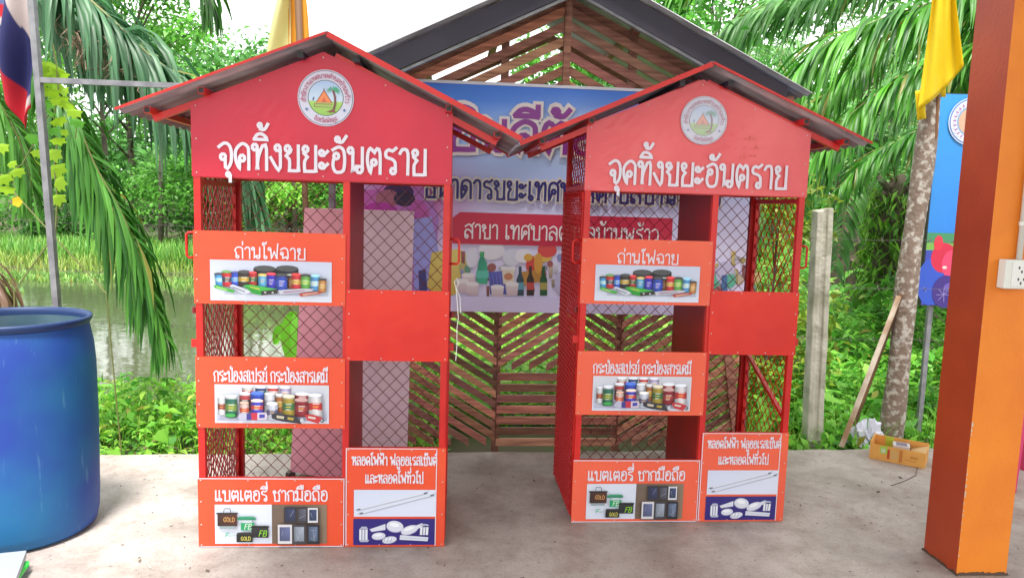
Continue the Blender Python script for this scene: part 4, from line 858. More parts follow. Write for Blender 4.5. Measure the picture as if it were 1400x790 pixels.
def tcol(u, v):
    B_, W_, Rr = (.018, .02, .12), (.50, .42, .42), (.52, .012, .03)
    s_ = (1-u)*.62+v*.98
    if s_ < .12: return (.12, .16, .34)
    if u < .25 and v < .38: return (.14, .18, .38) if v < .2 else (Rr if v < .30 else W_)
    if s_ < .52: return W_
    if s_ < .98 and v < .90: return B_
    if u > .78 and v < .97: return W_
    return Rr if v > .74 else B_
FL = cloth('national_flag', tpos, tcol, 30, 44, M['flagprint']); tag(FL, 'red, white and navy striped flag hanging limp at the top left corner', 'flag')

# yellow flags
YF = thing('yellow_flag', (0, 0, 0), 'pale yellow flag on a brown leaning pole behind the left kiosk roof', 'flag')
a, b = at(406, -40, 5.2), at(428, 420, 5.2); b.z = -.1
MB().tube([b, a], [.018, .024], 10, cols=(1, 1, 1)).build('pole', mat('brown_pole', (.11, .05, .02), .7), YF, smooth=True)
cloth('cloth', lambda u, v: at(362+u*36+22*(1-v)**1.7*(1-u)*1.3, -40+v*(150-u*20), 5.22-.05*math.sin(u*4+v*2)), lambda u, v: (1, 1, 1), 14, 20, M['paleyellow'], YF)
cloth('cloth', lambda u, v: at(394+u*(20+9*math.sin(min(1, v*1.1)*PI*.55)), -40+v*135, 5.26+.03*math.sin(u*6)), lambda u, v: (1, 1, 1), 8, 16, mat('orange_yellow_cloth', (.80, .40, .04), .8, trans=.4), YF)
YR = thing('yellow_flag', (0, 0, 0), 'bright yellow flag hanging from the lichen-covered trunk beside the orange column', 'flag')
MB().tube([at(1279, 190, 4.72), at(1291, -60, 4.72)], .012, 8).build('pole', mat('brown_stick', (.16, .07, .03), .7), YR)
def fy(u, v):
    top = (1280+22*u, -60+5*u); 
    bx = 1254+64*u; by = 152-(62*u)+20*math.sin(u*PI)*.3
    e = v**1.2; X = top[0]+(bx-top[0])*e; Yp = top[1]+(by-top[1])*v
    return at(X, Yp, 4.66+.03*math.sin(u*8+v*3)+.015*math.sin(u*17))
cloth('cloth', fy, lambda u, v: (1, 1, 1), 22, 24, M['yellow'], YR)
cloth('cloth', lambda u, v: at(1251+12*u+3*v, 125+40*v-3*u, 4.69+.01*math.sin(u*6)), lambda u, v: (1, 1, 1), 5, 8, M['yellow'], YR)
cloth('cloth', lambda u, v: at(1286+7*u, 85+48*v, 4.74), lambda u, v: (1, 1, 1), 4, 6, M['yellow'], YR)

# concrete fence post and barbed wire
def rough_post(name, x, y, h, wx, wy, m, lean=0, label=''):
    mb = MB(); nz2 = 14; r3 = random.Random(int(x*10)); 
    ring = [(-1, -1), (-.35, -1.06), (-.2, -.8), (.2, -.8), (.35, -1.06), (1, -1), (1, 1), (-1, 1)]; k = len(ring)
    for j in range(nz2+1):
        z = -.25+(h+.25)*j/nz2; s_ = 1-.04*j/nz2
        for a_, b_ in ring: mb.v.append((x+lean*z+a_*wx/2*s_+r3.uniform(-.003, .003), y+b_*wy/2*s_+r3.uniform(-.003, .003), z+(r3.uniform(-.015, .01) if j == nz2 else 0)))
    for j in range(nz2):
        for i in range(k): mb.f.append((j*k+i, j*k+(i+1) % k, (j+1)*k+(i+1) % k, (j+1)*k+i)); mb.m.append(0); mb.c.append([(1, 1, 1)]*4)
    mb.f.append(tuple(nz2*k+i for i in range(k))); mb.m.append(0); mb.c.append([(1, 1, 1)]*k)
    o = mb.build(name, m); return tag(bevel(o, .006), label, 'post')
rough_post('fence_post', 1.985, 4.66, 1.475, .105, .10, M['post'], -.03, 'weathered grey concrete fence post right of the right kiosk')
rough_post('fence_post', -5.4, 4.3, 1.45, .12, .11, M['post'], 0, 'grey concrete fence post beyond the left side of the yard')
def barbed(z, k):
    mb = MB(); r3 = random.Random(k); pts = []
    for i in range(41): x = -5.4+10.6*i/40; t = (x+5.4)/7.4; sag = -.05*math.sin(min(1, max(0, t))*PI); pts.append((x, 4.62+.02*t, z+sag+.006*math.sin(i*1.7)))
    mb.tube(pts, .0016, 4, cap=False)
    for i in range(70):
        x = -5.3+10.3*i/69; t = (x+5.4)/7.4; zz = z-.05*math.sin(min(1, max(0, t))*PI); mb.bar((x, 4.61, zz-.014), (x+.008, 4.65, zz+.014), .0022, .0022); mb.bar((x+.004, 4.61, zz+.014), (x, 4.65, zz-.012), .0022, .0022)
    return tag(mb.build('barbed_wire', mat('rusty_wire', (.16, .14, .13), .6, .5)), ('top', 'middle', 'lowest')[k]+' strand of rusty barbed wire strung between the fence posts', 'wire', 'barbed wire fence strands')
for k, z in enumerate((1.295, .99, .66)): barbed(z, k)

# lichen trunk used as post, with signboard
tr = MB(); r3 = random.Random(9); pts = []; rad = []
for i in range(17):
    t = i/16; pts.append(Vector((2.545+.070*t+.008*math.sin(t*9), 4.77, -.15+2.36*t))); rad.append(.074-.016*t+.005*math.sin(t*17)+(.012 if i == 0 else 0))
tr.tube(pts, rad, 14)
o = tr.build('tree_trunk_post', M['bark'], smooth=True); tag(o, 'slanted bare trunk post with pale lichen, beside the orange column', 'post')
SB = thing('signboard', (0, 0, 0), 'tall blue signboard with red and purple flowers behind the lichen trunk', 'sign')
sbx0, sbx1, sbz0, sbz1, sby = 2.742, 3.50, .855, 2.25, 4.90
MB().box(sbx0, sbx1, sby, sby+.03, sbz0, sbz1).build('board', M['black'], SB)
p = Print(sby-.001, .0004); W_ = .006
p.poly([(sbx0+W_, sbz0+W_), (sbx1-W_, sbz0+W_), (sbx1-W_, sbz1-W_), (sbx0+W_, sbz1-W_)], [(.01, .14, .55), (.01, .14, .55), (.02, .22, .66), (.03, .30, .72)])
def sz(py): return at(1272, py, sby).z
def sx(px, py): return at(px, py, sby).x
p.rect(sbx0+W_, sz(332), sbx1-W_, sz(318), (.04, .22, .10)); p.rect(sbx0+W_, sz(342), sbx1-W_, sz(332), (.16, .36, .06)); p.rect(sbx0+W_, sbz0+W_, sbx1-W_, sz(342), (.03, .05, .35))
p.ell(sx(1272, 385), sz(385), .09, .16, (.02, .07, .45)); p.ell(sx(1290, 350), sz(352), .085, .10, (.50, .01, .05)); p.ell(sx(1283, 330), sz(332), .03, .05, (.60, .02, .05)); p.ell(sx(1300, 352), sz(360), .06, .09, (.62, .04, .12)); p.ell(sx(1291, 365), sz(365), .016, .01, (.7, .5, .5))
p.ell(sx(1292, 398), sz(398), .09, .11, (.035, .015, .18)); p.ell(sx(1298, 392), sz(392), .04, .03, (.12, .08, .35))
for k in range(7): a_ = k*.8; p.line([(sx(1290, 396), sz(402)), (sx(1290, 396)+.05*math.cos(a_), sz(402)+.05*math.sin(a_))], .004, (.25, .2, .5))
ex_, ez_ = sx(1328, 168), sz(165)
for r_, cl in ((.155, (.5, .6, .75)), (.148, (.10, .2, .5)), (.140, (.62, .66, .78)), (.10, (.2, .35, .55)), (.09, (.55, .35, .25))): p.ell(ex_, ez_, r_, r_, cl, 40)
for k in range(26): a_ = k*2*PI/26; p.line([(ex_+.108*math.cos(a_), ez_+.108*math.sin(a_)), (ex_+.128*math.cos(a_), ez_+.128*math.sin(a_))], .008, (.3, .1, .3))
p.build('printed_face', M['print'], SB)
for xx in (sbx0+.08, sbx1-.06): MB().box(xx, xx+.03, sby+.031, sby+.06, -.2, sbz0+.3).build('leg', M['steel'], SB)
# leaning batten, plastic rag, cardboard box
mb = MB(); a, b = gnd(1150, 611), at(1229, 405, 4.70); m_ = a.lerp(b, .42)
mb = MB(); mb.bar(a, b, .026, .020); tag(bevel(mb.build('wooden_batten', mat('pale_wood', (.62, .54, .45), .8, col2=(.30, .18, .10), scale=3, stretch=(1, 1, 2))), .002), 'pale wooden batten leaning against the lichen trunk', 'batten')
mb = MB(); a, b = gnd(1172, 590)+Vector((0, .06, 0)), at(1233, 402, 4.73); mb.bar(a, b, .035, .02); tag(mb.build('wooden_batten', mat('brown_wood', (.22, .12, .06), .85, col2=(.12, .06, .035), scale=5)), 'darker brown batten close behind the pale leaning one', 'batten')
r3 = random.Random(3); mb = MB(); c0_ = at(1186, 578, 4.66); cx, cy = c0_.x, 4.66; nu, nv_ = 34, 16
for j in range(nv_+1):
    for i in range(nu):
        a_ = 2*PI*i/nu; ph = PI*(j/nv_)*.5; f_ = 1+.22*math.sin(a_*3+ph*4)+.14*math.sin(a_*7-ph*9)+.10*r3.uniform(-1, 1); r_ = math.sin(ph+.05)*.115*f_
        mb.v.append((cx+r_*math.cos(a_), cy+r_*math.sin(a_)*.6, -.06+max(0, math.cos(ph))*.17*(.8+.35*math.sin(a_*2+1)+.12*r3.uniform(-1, 1)*(j > 1))))
for j in range(nv_):
    for i in range(nu): mb.f.append((j*nu+i, j*nu+(i+1) % nu, (j+1)*nu+(i+1) % nu, (j+1)*nu+i)); mb.m.append(0); mb.c.append([(1, 1, 1)]*4)
tag(mb.build('crumpled_plastic', mat('white_plastic_film', (.62, .64, .76), .35, trans=.2)), 'crumpled white plastic bag in the weeds at the foot of the trunk', 'plastic bag')
CB = thing('cardboard_box', (0, 0, 0), 'open shallow cardboard box with green tape on the slab by the trunk', 'box')
f0, f1 = gnd(1188, 626), gnd(1264, 641); dx = (f1-f0).normalized(); dy = Vector((-dx.y, dx.x, 0)); Wd = (f1-f0).length; Dp, Hh = .19, .092
card = mat('cardboard', (.74, .38, .09), .8, col2=(.66, .32, .075), scale=9, bump=.1); th = .004
TM = Matrix(((dx.x, dy.x, 0, f0.x), (dx.y, dy.y, 0, f0.y), (0, 0, 1, 0), (0, 0, 0, 1)))
for nm, bx in (('front_wall', (0, Wd, 0, th, .001, Hh)), ('back_wall', (0, Wd, Dp-th, Dp, .001, Hh+.012)), ('end_wall', (0, th, th, Dp-th, .001, Hh+.02)), ('end_wall', (Wd-th, Wd, th, Dp-th, .001, Hh)), ('bottom', (th, Wd-th, th, Dp-th, .001, .006))):
    MB().box(*bx, 0, TM).build(nm, card, CB)
mb = MB(); mb.face([TM @ Vector(v) for v in ((Wd, 0, Hh), (Wd+.002, Dp, Hh), (Wd-.09, Dp*.9, Hh-.035), (Wd-.075, .02, Hh-.045))]); o = mb.build('flap', mat('inner_cardboard', (.66, .42, .20), .8), CB); o.modifiers.new('t', 'SOLIDIFY').thickness = .003
p = Print(0, .0004)
def cr(x0, z0, x1, z1, cl): p.rect(x0, z0, x1, z1, cl)
cr(.055, .045, .095, Hh-.001, (.35, .55, .06)); cr(.062, .05, .085, .075, (.5, .62, .4)); cr(.095, .018, .108, .075, (.50, .05, .015)); cr(.112, .02, .152, .078, (.60, .36, .12)); cr(.160, .012, .175, .085, (.52, .18, .03)); cr(.19, .03, .25, .034, (.5, .22, .04)); cr(.215, .045, .255, .06, (.54, .24, .04))
p.v = [tuple(TM @ Vector(v)) for v in p.v]; p.build('printed_label', M['print'], CB)
mb = MB(); mb.box(.06, .105, Dp-th-.002, Dp-th-.0005, .03, Hh+.011, 0, TM, (.42, .58, .05)); mb.build('green_tape', M['print'], CB)
pk = MB(); pk.box(.125, .215, .06, .15, .012, .085, 0, TM @ Matrix.Rotation(.15, 4, 'Z'), (.62, .6, .6)); pk.box(.142, .2, .075, .135, .0851, .087, 0, TM @ Matrix.Rotation(.15, 4, 'Z'), (.2, .18, .25))
tag(pk.build('white_packet', M['print']), 'small white packet lying inside the open cardboard box', 'packet')

# ------------------------------------------------------------------ orange column, socket, stool
CL = thing('orange_column', (1.84, 2.844, 0), 'square orange painted column with darker rust-coloured side at the right', 'column', .06)
cw, cd = .212, .215
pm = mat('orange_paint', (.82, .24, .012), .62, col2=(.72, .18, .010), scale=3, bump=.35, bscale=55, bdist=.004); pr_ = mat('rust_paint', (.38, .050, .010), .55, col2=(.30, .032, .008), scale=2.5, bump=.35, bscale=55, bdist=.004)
mb = MB(); nz_ = 30
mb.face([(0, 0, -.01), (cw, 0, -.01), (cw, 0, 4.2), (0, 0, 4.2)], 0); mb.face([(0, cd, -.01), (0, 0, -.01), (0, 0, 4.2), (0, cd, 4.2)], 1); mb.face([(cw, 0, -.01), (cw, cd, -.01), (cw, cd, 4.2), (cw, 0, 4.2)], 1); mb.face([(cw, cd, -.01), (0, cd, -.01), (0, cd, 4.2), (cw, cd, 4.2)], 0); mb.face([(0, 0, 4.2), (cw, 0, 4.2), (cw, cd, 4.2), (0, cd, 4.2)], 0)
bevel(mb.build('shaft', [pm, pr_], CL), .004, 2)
r3 = random.Random(8); mb = MB()
for z_, s_ in ((.62, .012), (.60, .009), (.585, .006), (.47, .004), (.40, .006), (.37, .009), (.34, .010), (.30, .006), (.22, .005), (.15, .004), (1.02, .004), (.55, .005), (.50, .006), (.44, .005), (.42, .007), (.33, .008), (.27, .006), (.25, .007), (.19, .005), (.11, .005), (.08, .006), (.75, .003), (.88, .003)):
    mb.face([(-.0006+.001, -.0012, z_), (s_*.7, -.0012, z_+s_*.3), (s_*.5, -.0012, z_+s_*1.3), (-.0006+.001, -.0012, z_+s_*1.9)])
tag(mb.build('chipped_paint', mat('bare_plaster', (.55, .5, .44), .9), CL), kind='stuff')
mb = MB()
for i in range(40):
    for sx_, sy_ in ((1, 0), (0, 1)):
        u = r3.uniform(0, cw); s_ = r3.uniform(.006, .02); zt = r3.uniform(.004, .018)
        if sx_: mb.face([(u-s_, -.002, 0.0005), (u+s_, -.002, 0.0005), (u+s_*.5, -.0015, zt), (u-s_*.6, -.0015, zt*.8)], 0, [(.10, .06, .04)]*4)
        else: mb.face([(-.002, u+s_, .0005), (-.002, u-s_, .0005), (-.0015, u-s_*.5, zt), (-.0015, u+s_*.6, zt*.8)], 0, [(.08, .045, .03)]*4)
tag(mb.build('mortar_line', M['litter'], CL), kind='stuff')
SR = thing('shelter_roof', (0, 0, 0), 'flat metal shelter roof carried by the orange column, above the camera', 'roof')
MB().box(-1.25, 5.6, -5.5, 3.25, 4.26, 4.28).build('roof_sheet', mat('roof_underside', (.42, .42, .42), .6), SR)
for y_ in (2.86, .4, -2.2, -4.8): MB().box(-1.2, 5.5, y_, y_+.08, 4.201, 4.259).build('beam', M['steel'], SR)
wp = mat('white_plastic', (.70, .70, .66), .35)
SK = thing('socket_box', (1.84, 2.844, 0), 'white double power socket fixed to the front of the orange column', 'socket', .06)
MB_ = MB().box(.040, .148, -.045, -.001, 1.178, 1.290); bevel(MB_.build('housing', wp, SK), .005, 3)
MB().box(.066, .138, -.0485, -.0445, 1.190, 1.280).build('face_plate', mat('face_plate', (.75, .75, .73), .3), SK)
for z_ in (1.212, 1.256):
    for dx_, dz_ in ((-.011, .004), (.011, .004), (0, -.011)): MB().box(.102+dx_-.0028, .102+dx_+.0028, -.0495, -.0484, z_+dz_-.005, z_+dz_+.005).build('socket_hole', M['black'], SK)
CD = thing('conduit', (1.84, 2.844, 0), 'white cable conduit running up from the power socket', 'conduit', .06)
MB().tube([(.112, -.014, 1.291), (.112, -.014, 4.1)], .0105, 12).build('pipe', wp, CD, smooth=True)
for z_ in (1.42, 1.9, 2.4): MB().tube([(.112, -.014, z_), (.112, -.014, z_+.016)], .0135, 12).build('clip', wp, CD)
ST = thing('plastic_stool', (2.86, 3.98, 0), 'magenta plastic stool mostly hidden behind the orange column', 'stool')
mg = mat('magenta_plastic', (.60, .012, .12), .35)
bevel(MB().box(-.14, .14, -.14, .14, .42, .455).build('seat', mg, ST), .01, 3)
for a_ in (-1, 1):
    for b_ in (-1, 1): prism('leg', [(a_*.17-.03, b_*.17-.03, 0), (a_*.17+.03, b_*.17-.03, 0), (a_*.17+.03, b_*.17+.03, 0), (a_*.17-.03, b_*.17+.03, 0)], [(a_*.11-.03, b_*.11-.03, .425), (a_*.11+.03, b_*.11-.03, .425), (a_*.11+.03, b_*.11+.03, .425), (a_*.11-.03, b_*.11+.03, .425)], [mg], ST)

# ------------------------------------------------------------------ vegetation
def rnd_unit(n):
    v = rng.normal(size=(n, 3)); return v/np.linalg.norm(v, axis=1, keepdims=True)
def leaves(name, P, size, tint, m=None, parent=None, width=.42, up=None, jitter=.6, droop=.25):
    """one small folded leaf face per point; up = preferred direction of the leaf normal"""
    n = len(P); d = rnd_unit(n); d[:, 2] = d[:, 2]*.6-droop; d /= np.linalg.norm(d, axis=1, keepdims=True)
    u = rnd_unit(n)*jitter+np.array([0, 0, 1.0]) if up is None else rnd_unit(n)*jitter+up
    s_ = np.cross(d, u); s_ /= np.linalg.norm(s_, axis=1, keepdims=True)+1e-9; nn = np.cross(s_, d)
    L = size[:, None]; W_ = L*width
    V = np.stack([P, P+d*L*.5+s_*W_*.5+nn*W_*.22, P+d*L-np.array([0, 0, 1])*L*.12, P+d*L*.5-s_*W_*.5+nn*W_*.22], 1).reshape(-1, 3)
    Q = np.arange(4*n).reshape(n, 4); return npmesh(name, V, Q, np.repeat(tint, 4, 0), m or M['leaf'], parent)
def tints(n, a, b, sd=.25, yellow=0):
    t = rng.random((n, 1)); c_ = np.array(a)*(1-t)+np.array(b)*t; c_ = c_*np.exp(rng.normal(0, sd, (n, 1)))
    if yellow: k = rng.random(n) < yellow; c_[k] = np.array([.30, .30, .05])*rng.uniform(.6, 1.2, (k.sum(), 1))
    return np.clip(c_, .004, .7)
GD, GM, GL, GY = (.026, .10, .018), (.065, .22, .028), (.15, .42, .055), (.28, .54, .06)
def tree(name, x, y, h, r, n, leaf, a, b, label, seed, trunk=.12, low=.25, group=None, zb=None):
    global rng
    rng = np.random.default_rng(seed); z0 = float(height(x, y)) if zb is None else zb
    t = thing(name, (x, y, z0), label, 'tree' if 'shrub' not in name else 'shrub', 0, group)
    r3 = random.Random(seed); mb = MB(); lean = r3.uniform(-.04, .04)
    pts = [(lean*h*q, .02*math.sin(q*5), h*q*.8) for q in (0, .15, .35, .6, .85, 1)]; mb.tube(pts, [trunk*(1-.8*q) for q in (0, .15, .35, .6, .85, 1)], 8)
    cl = []; nb = 16
    for i in range(nb):
        q = r3.uniform(low, .95); a_ = r3.uniform(0, 2*PI); rr_ = r*(.45+.6*math.sin(min(1, (q-low)/(1-low)+.15)*PI)*r3.uniform(.5, 1.05)); S_ = Vector((lean*h*q*.8, 0, h*q*.7)); E_ = Vector((rr_*math.cos(a_), rr_*math.sin(a_), h*q+.08*h))
        mb.tube([S_, S_.lerp(E_, .5)+Vector((0, 0, .04*h)), E_], [trunk*.32, trunk*.2, trunk*.05], 5); cl.append(tuple(E_)); cl.append(tuple(S_.lerp(E_, .6)+Vector((r3.uniform(-.2, .2)*r, r3.uniform(-.2, .2)*r, .06*h))))
        for k in range(2): cl.append((E_.x+r3.uniform(-.35, .35)*r, E_.y+r3.uniform(-.35, .35)*r, E_.z+r3.uniform(-.08, .1)*h))
    cl.append((lean*h*.9, 0, h*.97)); mb.build('trunk', M['trunkp'], t, smooth=True)
    cl = np.array(cl); k = rng.integers(0, len(cl), n); sg = r*.24*rng.uniform(.6, 1.3, len(cl)); off = rnd_unit(n)*(rng.random((n, 1))**.45)*sg[k][:, None]*1.5; off[:, 2] *= .7
    P = cl[k]+off; ct = np.exp(rng.normal(0, .22, len(cl)))
    T = tints(n, a, b, .22)*ct[k][:, None]; leaves('crown', P, leaf*rng.uniform(.6, 1.3, n), np.clip(T, .004, .7), parent=t, width=.5); return t
def cat(pts, n):
    pts = [Vector(p) for p in pts]; out = []; K = len(pts)
    for s_ in range(n+1):
        u = s_/n*(K-1); i = min(int(u), K-2); t = u-i; p0, p1, p2, p3 = pts[max(i-1, 0)], pts[i], pts[i+1], pts[min(i+2, K-1)]
        out.append(.5*((2*p1)+(-p0+p2)*t+(2*p0-5*p1+4*p2-p3)*t*t+(-p0+3*p1-3*p2+p3)*t**3))
    return out
def frond(parent, pts, nl=60, L=.6, wd=.03, droop=.35, a=GM, b=GL, seed=0, gap=0, lift=.25, sag=1.0, name='frond', bare=.08, rr0=.018, stalk=None, spread=1.0):
    """pinnate leaf: tapering stalk through pts with two ranks of drooping folded leaflets"""
    g = np.random.default_rng(seed); C_ = cat(pts, 48); mb = MB(); K = len(C_)
    mb.tube(C_, [rr0*(1-.85*i/(K-1)) for i in range(K)], 6, cols=(1, 1, 1)); st_ = mb
    V = []; Q = []; Cc = []; seg = 5
    C_ = np.array([tuple(p) for p in C_]); 
    for i in range(nl):
        t = bare+(1-bare)*(i+g.random()*.5)/nl; f = t*(K-1); j = min(int(f), K-2); P = C_[j]+(C_[j+1]-C_[j])*(f-j); T = C_[min(j+2, K-1)]-C_[max(j-1, 0)]; T /= np.linalg.norm(T)
        S_ = np.cross(T, (0, 0, 1.0)); S_ /= np.linalg.norm(S_)+1e-9; U = np.cross(S_, T)
        prof = (.35+.65*math.sin(min(1, (t-bare)/(1-bare)*1.25+.12)*PI*.62))*(1 if t < .8 else 1-(t-.8)*2.2)
        for sd in (-1, 1):
            if g.random() < gap: continue
            l = L*prof*g.uniform(.8, 1.1); d = S_*sd*(.85*spread)+U*(lift+g.normal(0, .22))+T*(.42+.5*t+g.normal(0, .06)); d /= np.linalg.norm(d)
            p_ = P.copy(); cl = np.array(a)+(np.array(b)-np.array(a))*g.random(); cl = cl*math.exp(g.normal(0, .18)); dr = droop*g.uniform(.7, 1.3); yl = g.random() < .03
            if yl: cl = np.array([.30, .30, .06])
            b0 = len(V); 
            for k in range(seg+1):
                q = k/seg; w_ = wd*(.35+.65*math.sin(min(1, q*1.5+.18)*PI*.55)) if q < .6 else wd*(1-(q-.6)/.4*.97)
                sv = np.cross(d, T-d*np.dot(T, d)); sv = T-d*np.dot(T, d); sv /= np.linalg.norm(sv)+1e-9; nv = np.cross(sv, d)
                V += [p_-sv*w_/2+nv*w_*.18, p_, p_+sv*w_/2+nv*w_*.18]; cc = np.clip(cl*(1-.0*q), .003, .7); Cc += [cc, cc*.8, cc]
                p_ = p_+d*l/seg; d = d+np.array([0, 0, -1.0])*dr*sag*(.6+q); d /= np.linalg.norm(d)
            for k in range(seg):
                o_ = b0+k*3; Q += [(o_, o_+1, o_+4, o_+3), (o_+1, o_+2, o_+5, o_+4)]
    o = npmesh(name, np.array(V), np.array(Q), np.array(Cc), M['palm'], parent); st_.build('stalk', stalk or M['rachis'], o, smooth=True); return o
DUST_SHEEN_A, DUST_SHEEN_B = (.025, .13, .04), (.14, .30, .16)  # greyish leaflet greens; dusty sheen is put into the colour

# palm leaning over the yard from the left: fronds hang in front of the pond
PL = thing('oil_palm', (-6.2, 5.6, float(height(-6.2, 5.6))), 'oil palm off the left edge whose long fronds hang in front of the pond', 'palm')
def loc(pts, o): return [Vector(p)-Vector(o) for p in pts]
o3 = PL.location; cr_ = (-5.6, 5.5, 4.3)
mb = MB(); mb.tube([(0, 0, -.2), (.1, 0, 1.5), (.4, 0, 3.2), (.6, -.1, 4.6)], [.30, .26, .24, .2], 12); mb.build('trunk', M['barkd'], PL, smooth=True)
F_ = lambda pl, Y: [at(x, y, Y+dy) for x, y, dy in pl]
frond(PL, loc([cr_]+F_([(20, -75, .1), (95, -22, 0), (150, 25, 0), (200, 72, 0), (250, 112, 0), (300, 165, .05), (342, 250, .1)], 4.9), o3), 118, .84, .032, .70, DUST_SHEEN_A, DUST_SHEEN_B, 1, .02, -.1, spread=.55)
frond(PL, loc([cr_]+F_([(0, 30, 0), (62, 110, 0), (100, 160, 0), (130, 228, 0), (165, 290, 0), (198, 370, 0), (222, 455, 0)], 4.5), o3), 130, .58, .026, .80, (.03, .15, .02), (.14, .42, .06), 2, .0, -.1, spread=.50, bare=.2)
frond(PL, loc([cr_]+F_([(-90, -60, .2), (-30, -30, .2), (30, -20, .2), (90, 10, .2), (130, 70, .2)], 5.3), o3), 95, .85, .032, .6, DUST_SHEEN_A, DUST_SHEEN_B, 3, .02, -.1, spread=.5)
frond(PL, loc([cr_]+F_([(-120, 60, .2), (-60, 90, .2), (-10, 130, .2), (25, 190, .2), (45, 260, .2)], 5.2), o3), 80, .6, .028, .6, GM, GL, 4, .02, -.1, spread=.5)
frond(PL, loc([cr_]+F_([(40, -190, .6), (160, -120, .6), (240, -60, .6), (278, -28, .6), (290, 10, .6)], 5.6), o3), 54, .5, .030, .6, GD, GM, 5, .02, -.1, spread=.6)
frond(PL, loc([cr_]+F_([(-150, 300, -.4), (-70, 330, -.4), (-22, 365, -.4), (4, 400, -.4), (18, 470, -.4)], 4.7), o3), 40, .42, .026, .7, (.20, .11, .07), (.38, .25, .17), 6, .0, -.1, spread=.5, name='dead_frond', stalk=M['trunkp'])
frond(PL, loc([cr_]+F_([(10, -95, .1), (82, -36, 0), (132, 4, 0), (182, 50, 0), (232, 92, 0), (284, 140, .05), (330, 215, .1)], 5.1), o3), 118, .80, .034, .75, (.02, .11, .03), (.10, .27, .11), 31, .02, -.1, spread=.5)
frond(PL, loc([cr_]+F_([(-20, 10, 0), (40, 80, 0), (84, 140, 0), (116, 205, 0), (150, 262, 0), (180, 330, 0), (196, 400, 0)], 4.7), o3), 110, .50, .028, .8, (.015, .10, .014), (.08, .30, .04), 32, .0, -.1, spread=.50, bare=.2)
for k in range(5):
    a_ = 1.6+k*.75; d_ = Vector((math.cos(a_), math.sin(a_), 0)); c0 = Vector(cr_)
    frond(PL, loc([c0, c0+d_*1.2+Vector((0, 0, .9)), c0+d_*2.6+Vector((0, 0, .9)), c0+d_*3.8+Vector((0, 0, 0)), c0+d_*4.4+Vector((0, 0, -1.1))], o3), 46, .7, .035, .4, GM, GL, 20+k, .02)
# old dry fibres caught on the upper frond
mb = MB(); r3 = random.Random(6)
for i in range(90):
    X = r3.gauss(125, 26); Yp = 20+(X-85)*.62+abs(r3.gauss(0, 22)); p0 = at(X, Yp, 4.82+r3.uniform(-.1, .1)); pts = [p0]
    for k in range(3): pts.append(pts[-1]+Vector((r3.uniform(-.05, .05), r3.uniform(-.03, .03), r3.uniform(-.07, .01))))
    t = r3.uniform(.12, .34); mb.tube(pts, [.003, .004, .003, .001], 3, cols=(t, t*.72, t*.5))
tag(mb.build('dry_fibres', M['litter'], None), kind='stuff')

# palms on the right
def palm(x, y, th, tr_, nf, fl, seed, label, ferns=0, L=.55, a=GM, b=GL, a0=0, extra=None, lean=0, group=None):
    z0 = float(height(x, y)); t = thing('oil_palm', (x, y, z0), label, 'palm', 0, group); r3 = random.Random(seed)
    mb = MB(); pts = []; rad = []
    for i in range(13): q = i/12; pts.append((lean*q, 0, th*q-.1)); rad.append(tr_*(1.15-.25*q)*(1+.08*math.sin(i*2.1)))
    pts.append((lean, 0, th+.2)); rad.append(.04)
    mb.tube(pts, rad, 14)
    for i in range(int(th*26)): # stubs of old leaf bases
        a_ = i*2.4; z_ = .1+th*i/(th*26); d_ = Vector((math.cos(a_), math.sin(a_), 0)); p0 = d_*tr_*.9+Vector((lean*z_/th, 0, z_)); mb.tube([p0, p0+d_*.09+Vector((0, 0, .10))], [.05, .035], 5)
    mb.build('trunk', M['barkd'], t)
    for k in range(nf):
        a_ = a0+2*PI*k/nf*2.4+r3.uniform(-.2, .2); e = r3.uniform(.1, 1.15); d_ = Vector((math.cos(a_), math.sin(a_), 0)); c0 = Vector((lean, 0, th)); l = fl*r3.uniform(.8, 1.1)
        P = [c0, c0+d_*l*.28+Vector((0, 0, l*.30*e)), c0+d_*l*.58+Vector((0, 0, l*(.42*e-.05))), c0+d_*l*.84+Vector((0, 0, l*(.30*e-.22))), c0+d_*l*1.0+Vector((0, 0, l*(.05*e-.45)))]
        frond(t, P, 76, L, .034, .42, a, b, seed*50+k, .02, .15)
    for k, (pl, Y, kw) in enumerate(extra or []):
        frond(t, [Vector((lean, 0, th))]+loc([at(px, py, Y+dy) for px, py, dy in pl], t.location), seed=seed*90+k, **kw)
    if ferns:
        n = ferns; q = rng.random(n); a_ = rng.random(n)*2*PI; P = np.stack([np.cos(a_)*tr_*rng.uniform(1.0, 2.1, n)+lean*q, np.sin(a_)*tr_*rng.uniform(1, 2.1, n), q*th], 1)
        leaves('ferns', P, rng.uniform(.10, .24, n), tints(n, GM, GY, .3), parent=t, width=.22, droop=.8)
    return t
rng = np.random.default_rng(11)
big = dict(nl=135, L=.74, wd=.032, droop=.40, a=(.022, .15, .014), b=(.15, .48, .04), gap=.01, lift=-.12, spread=.72)
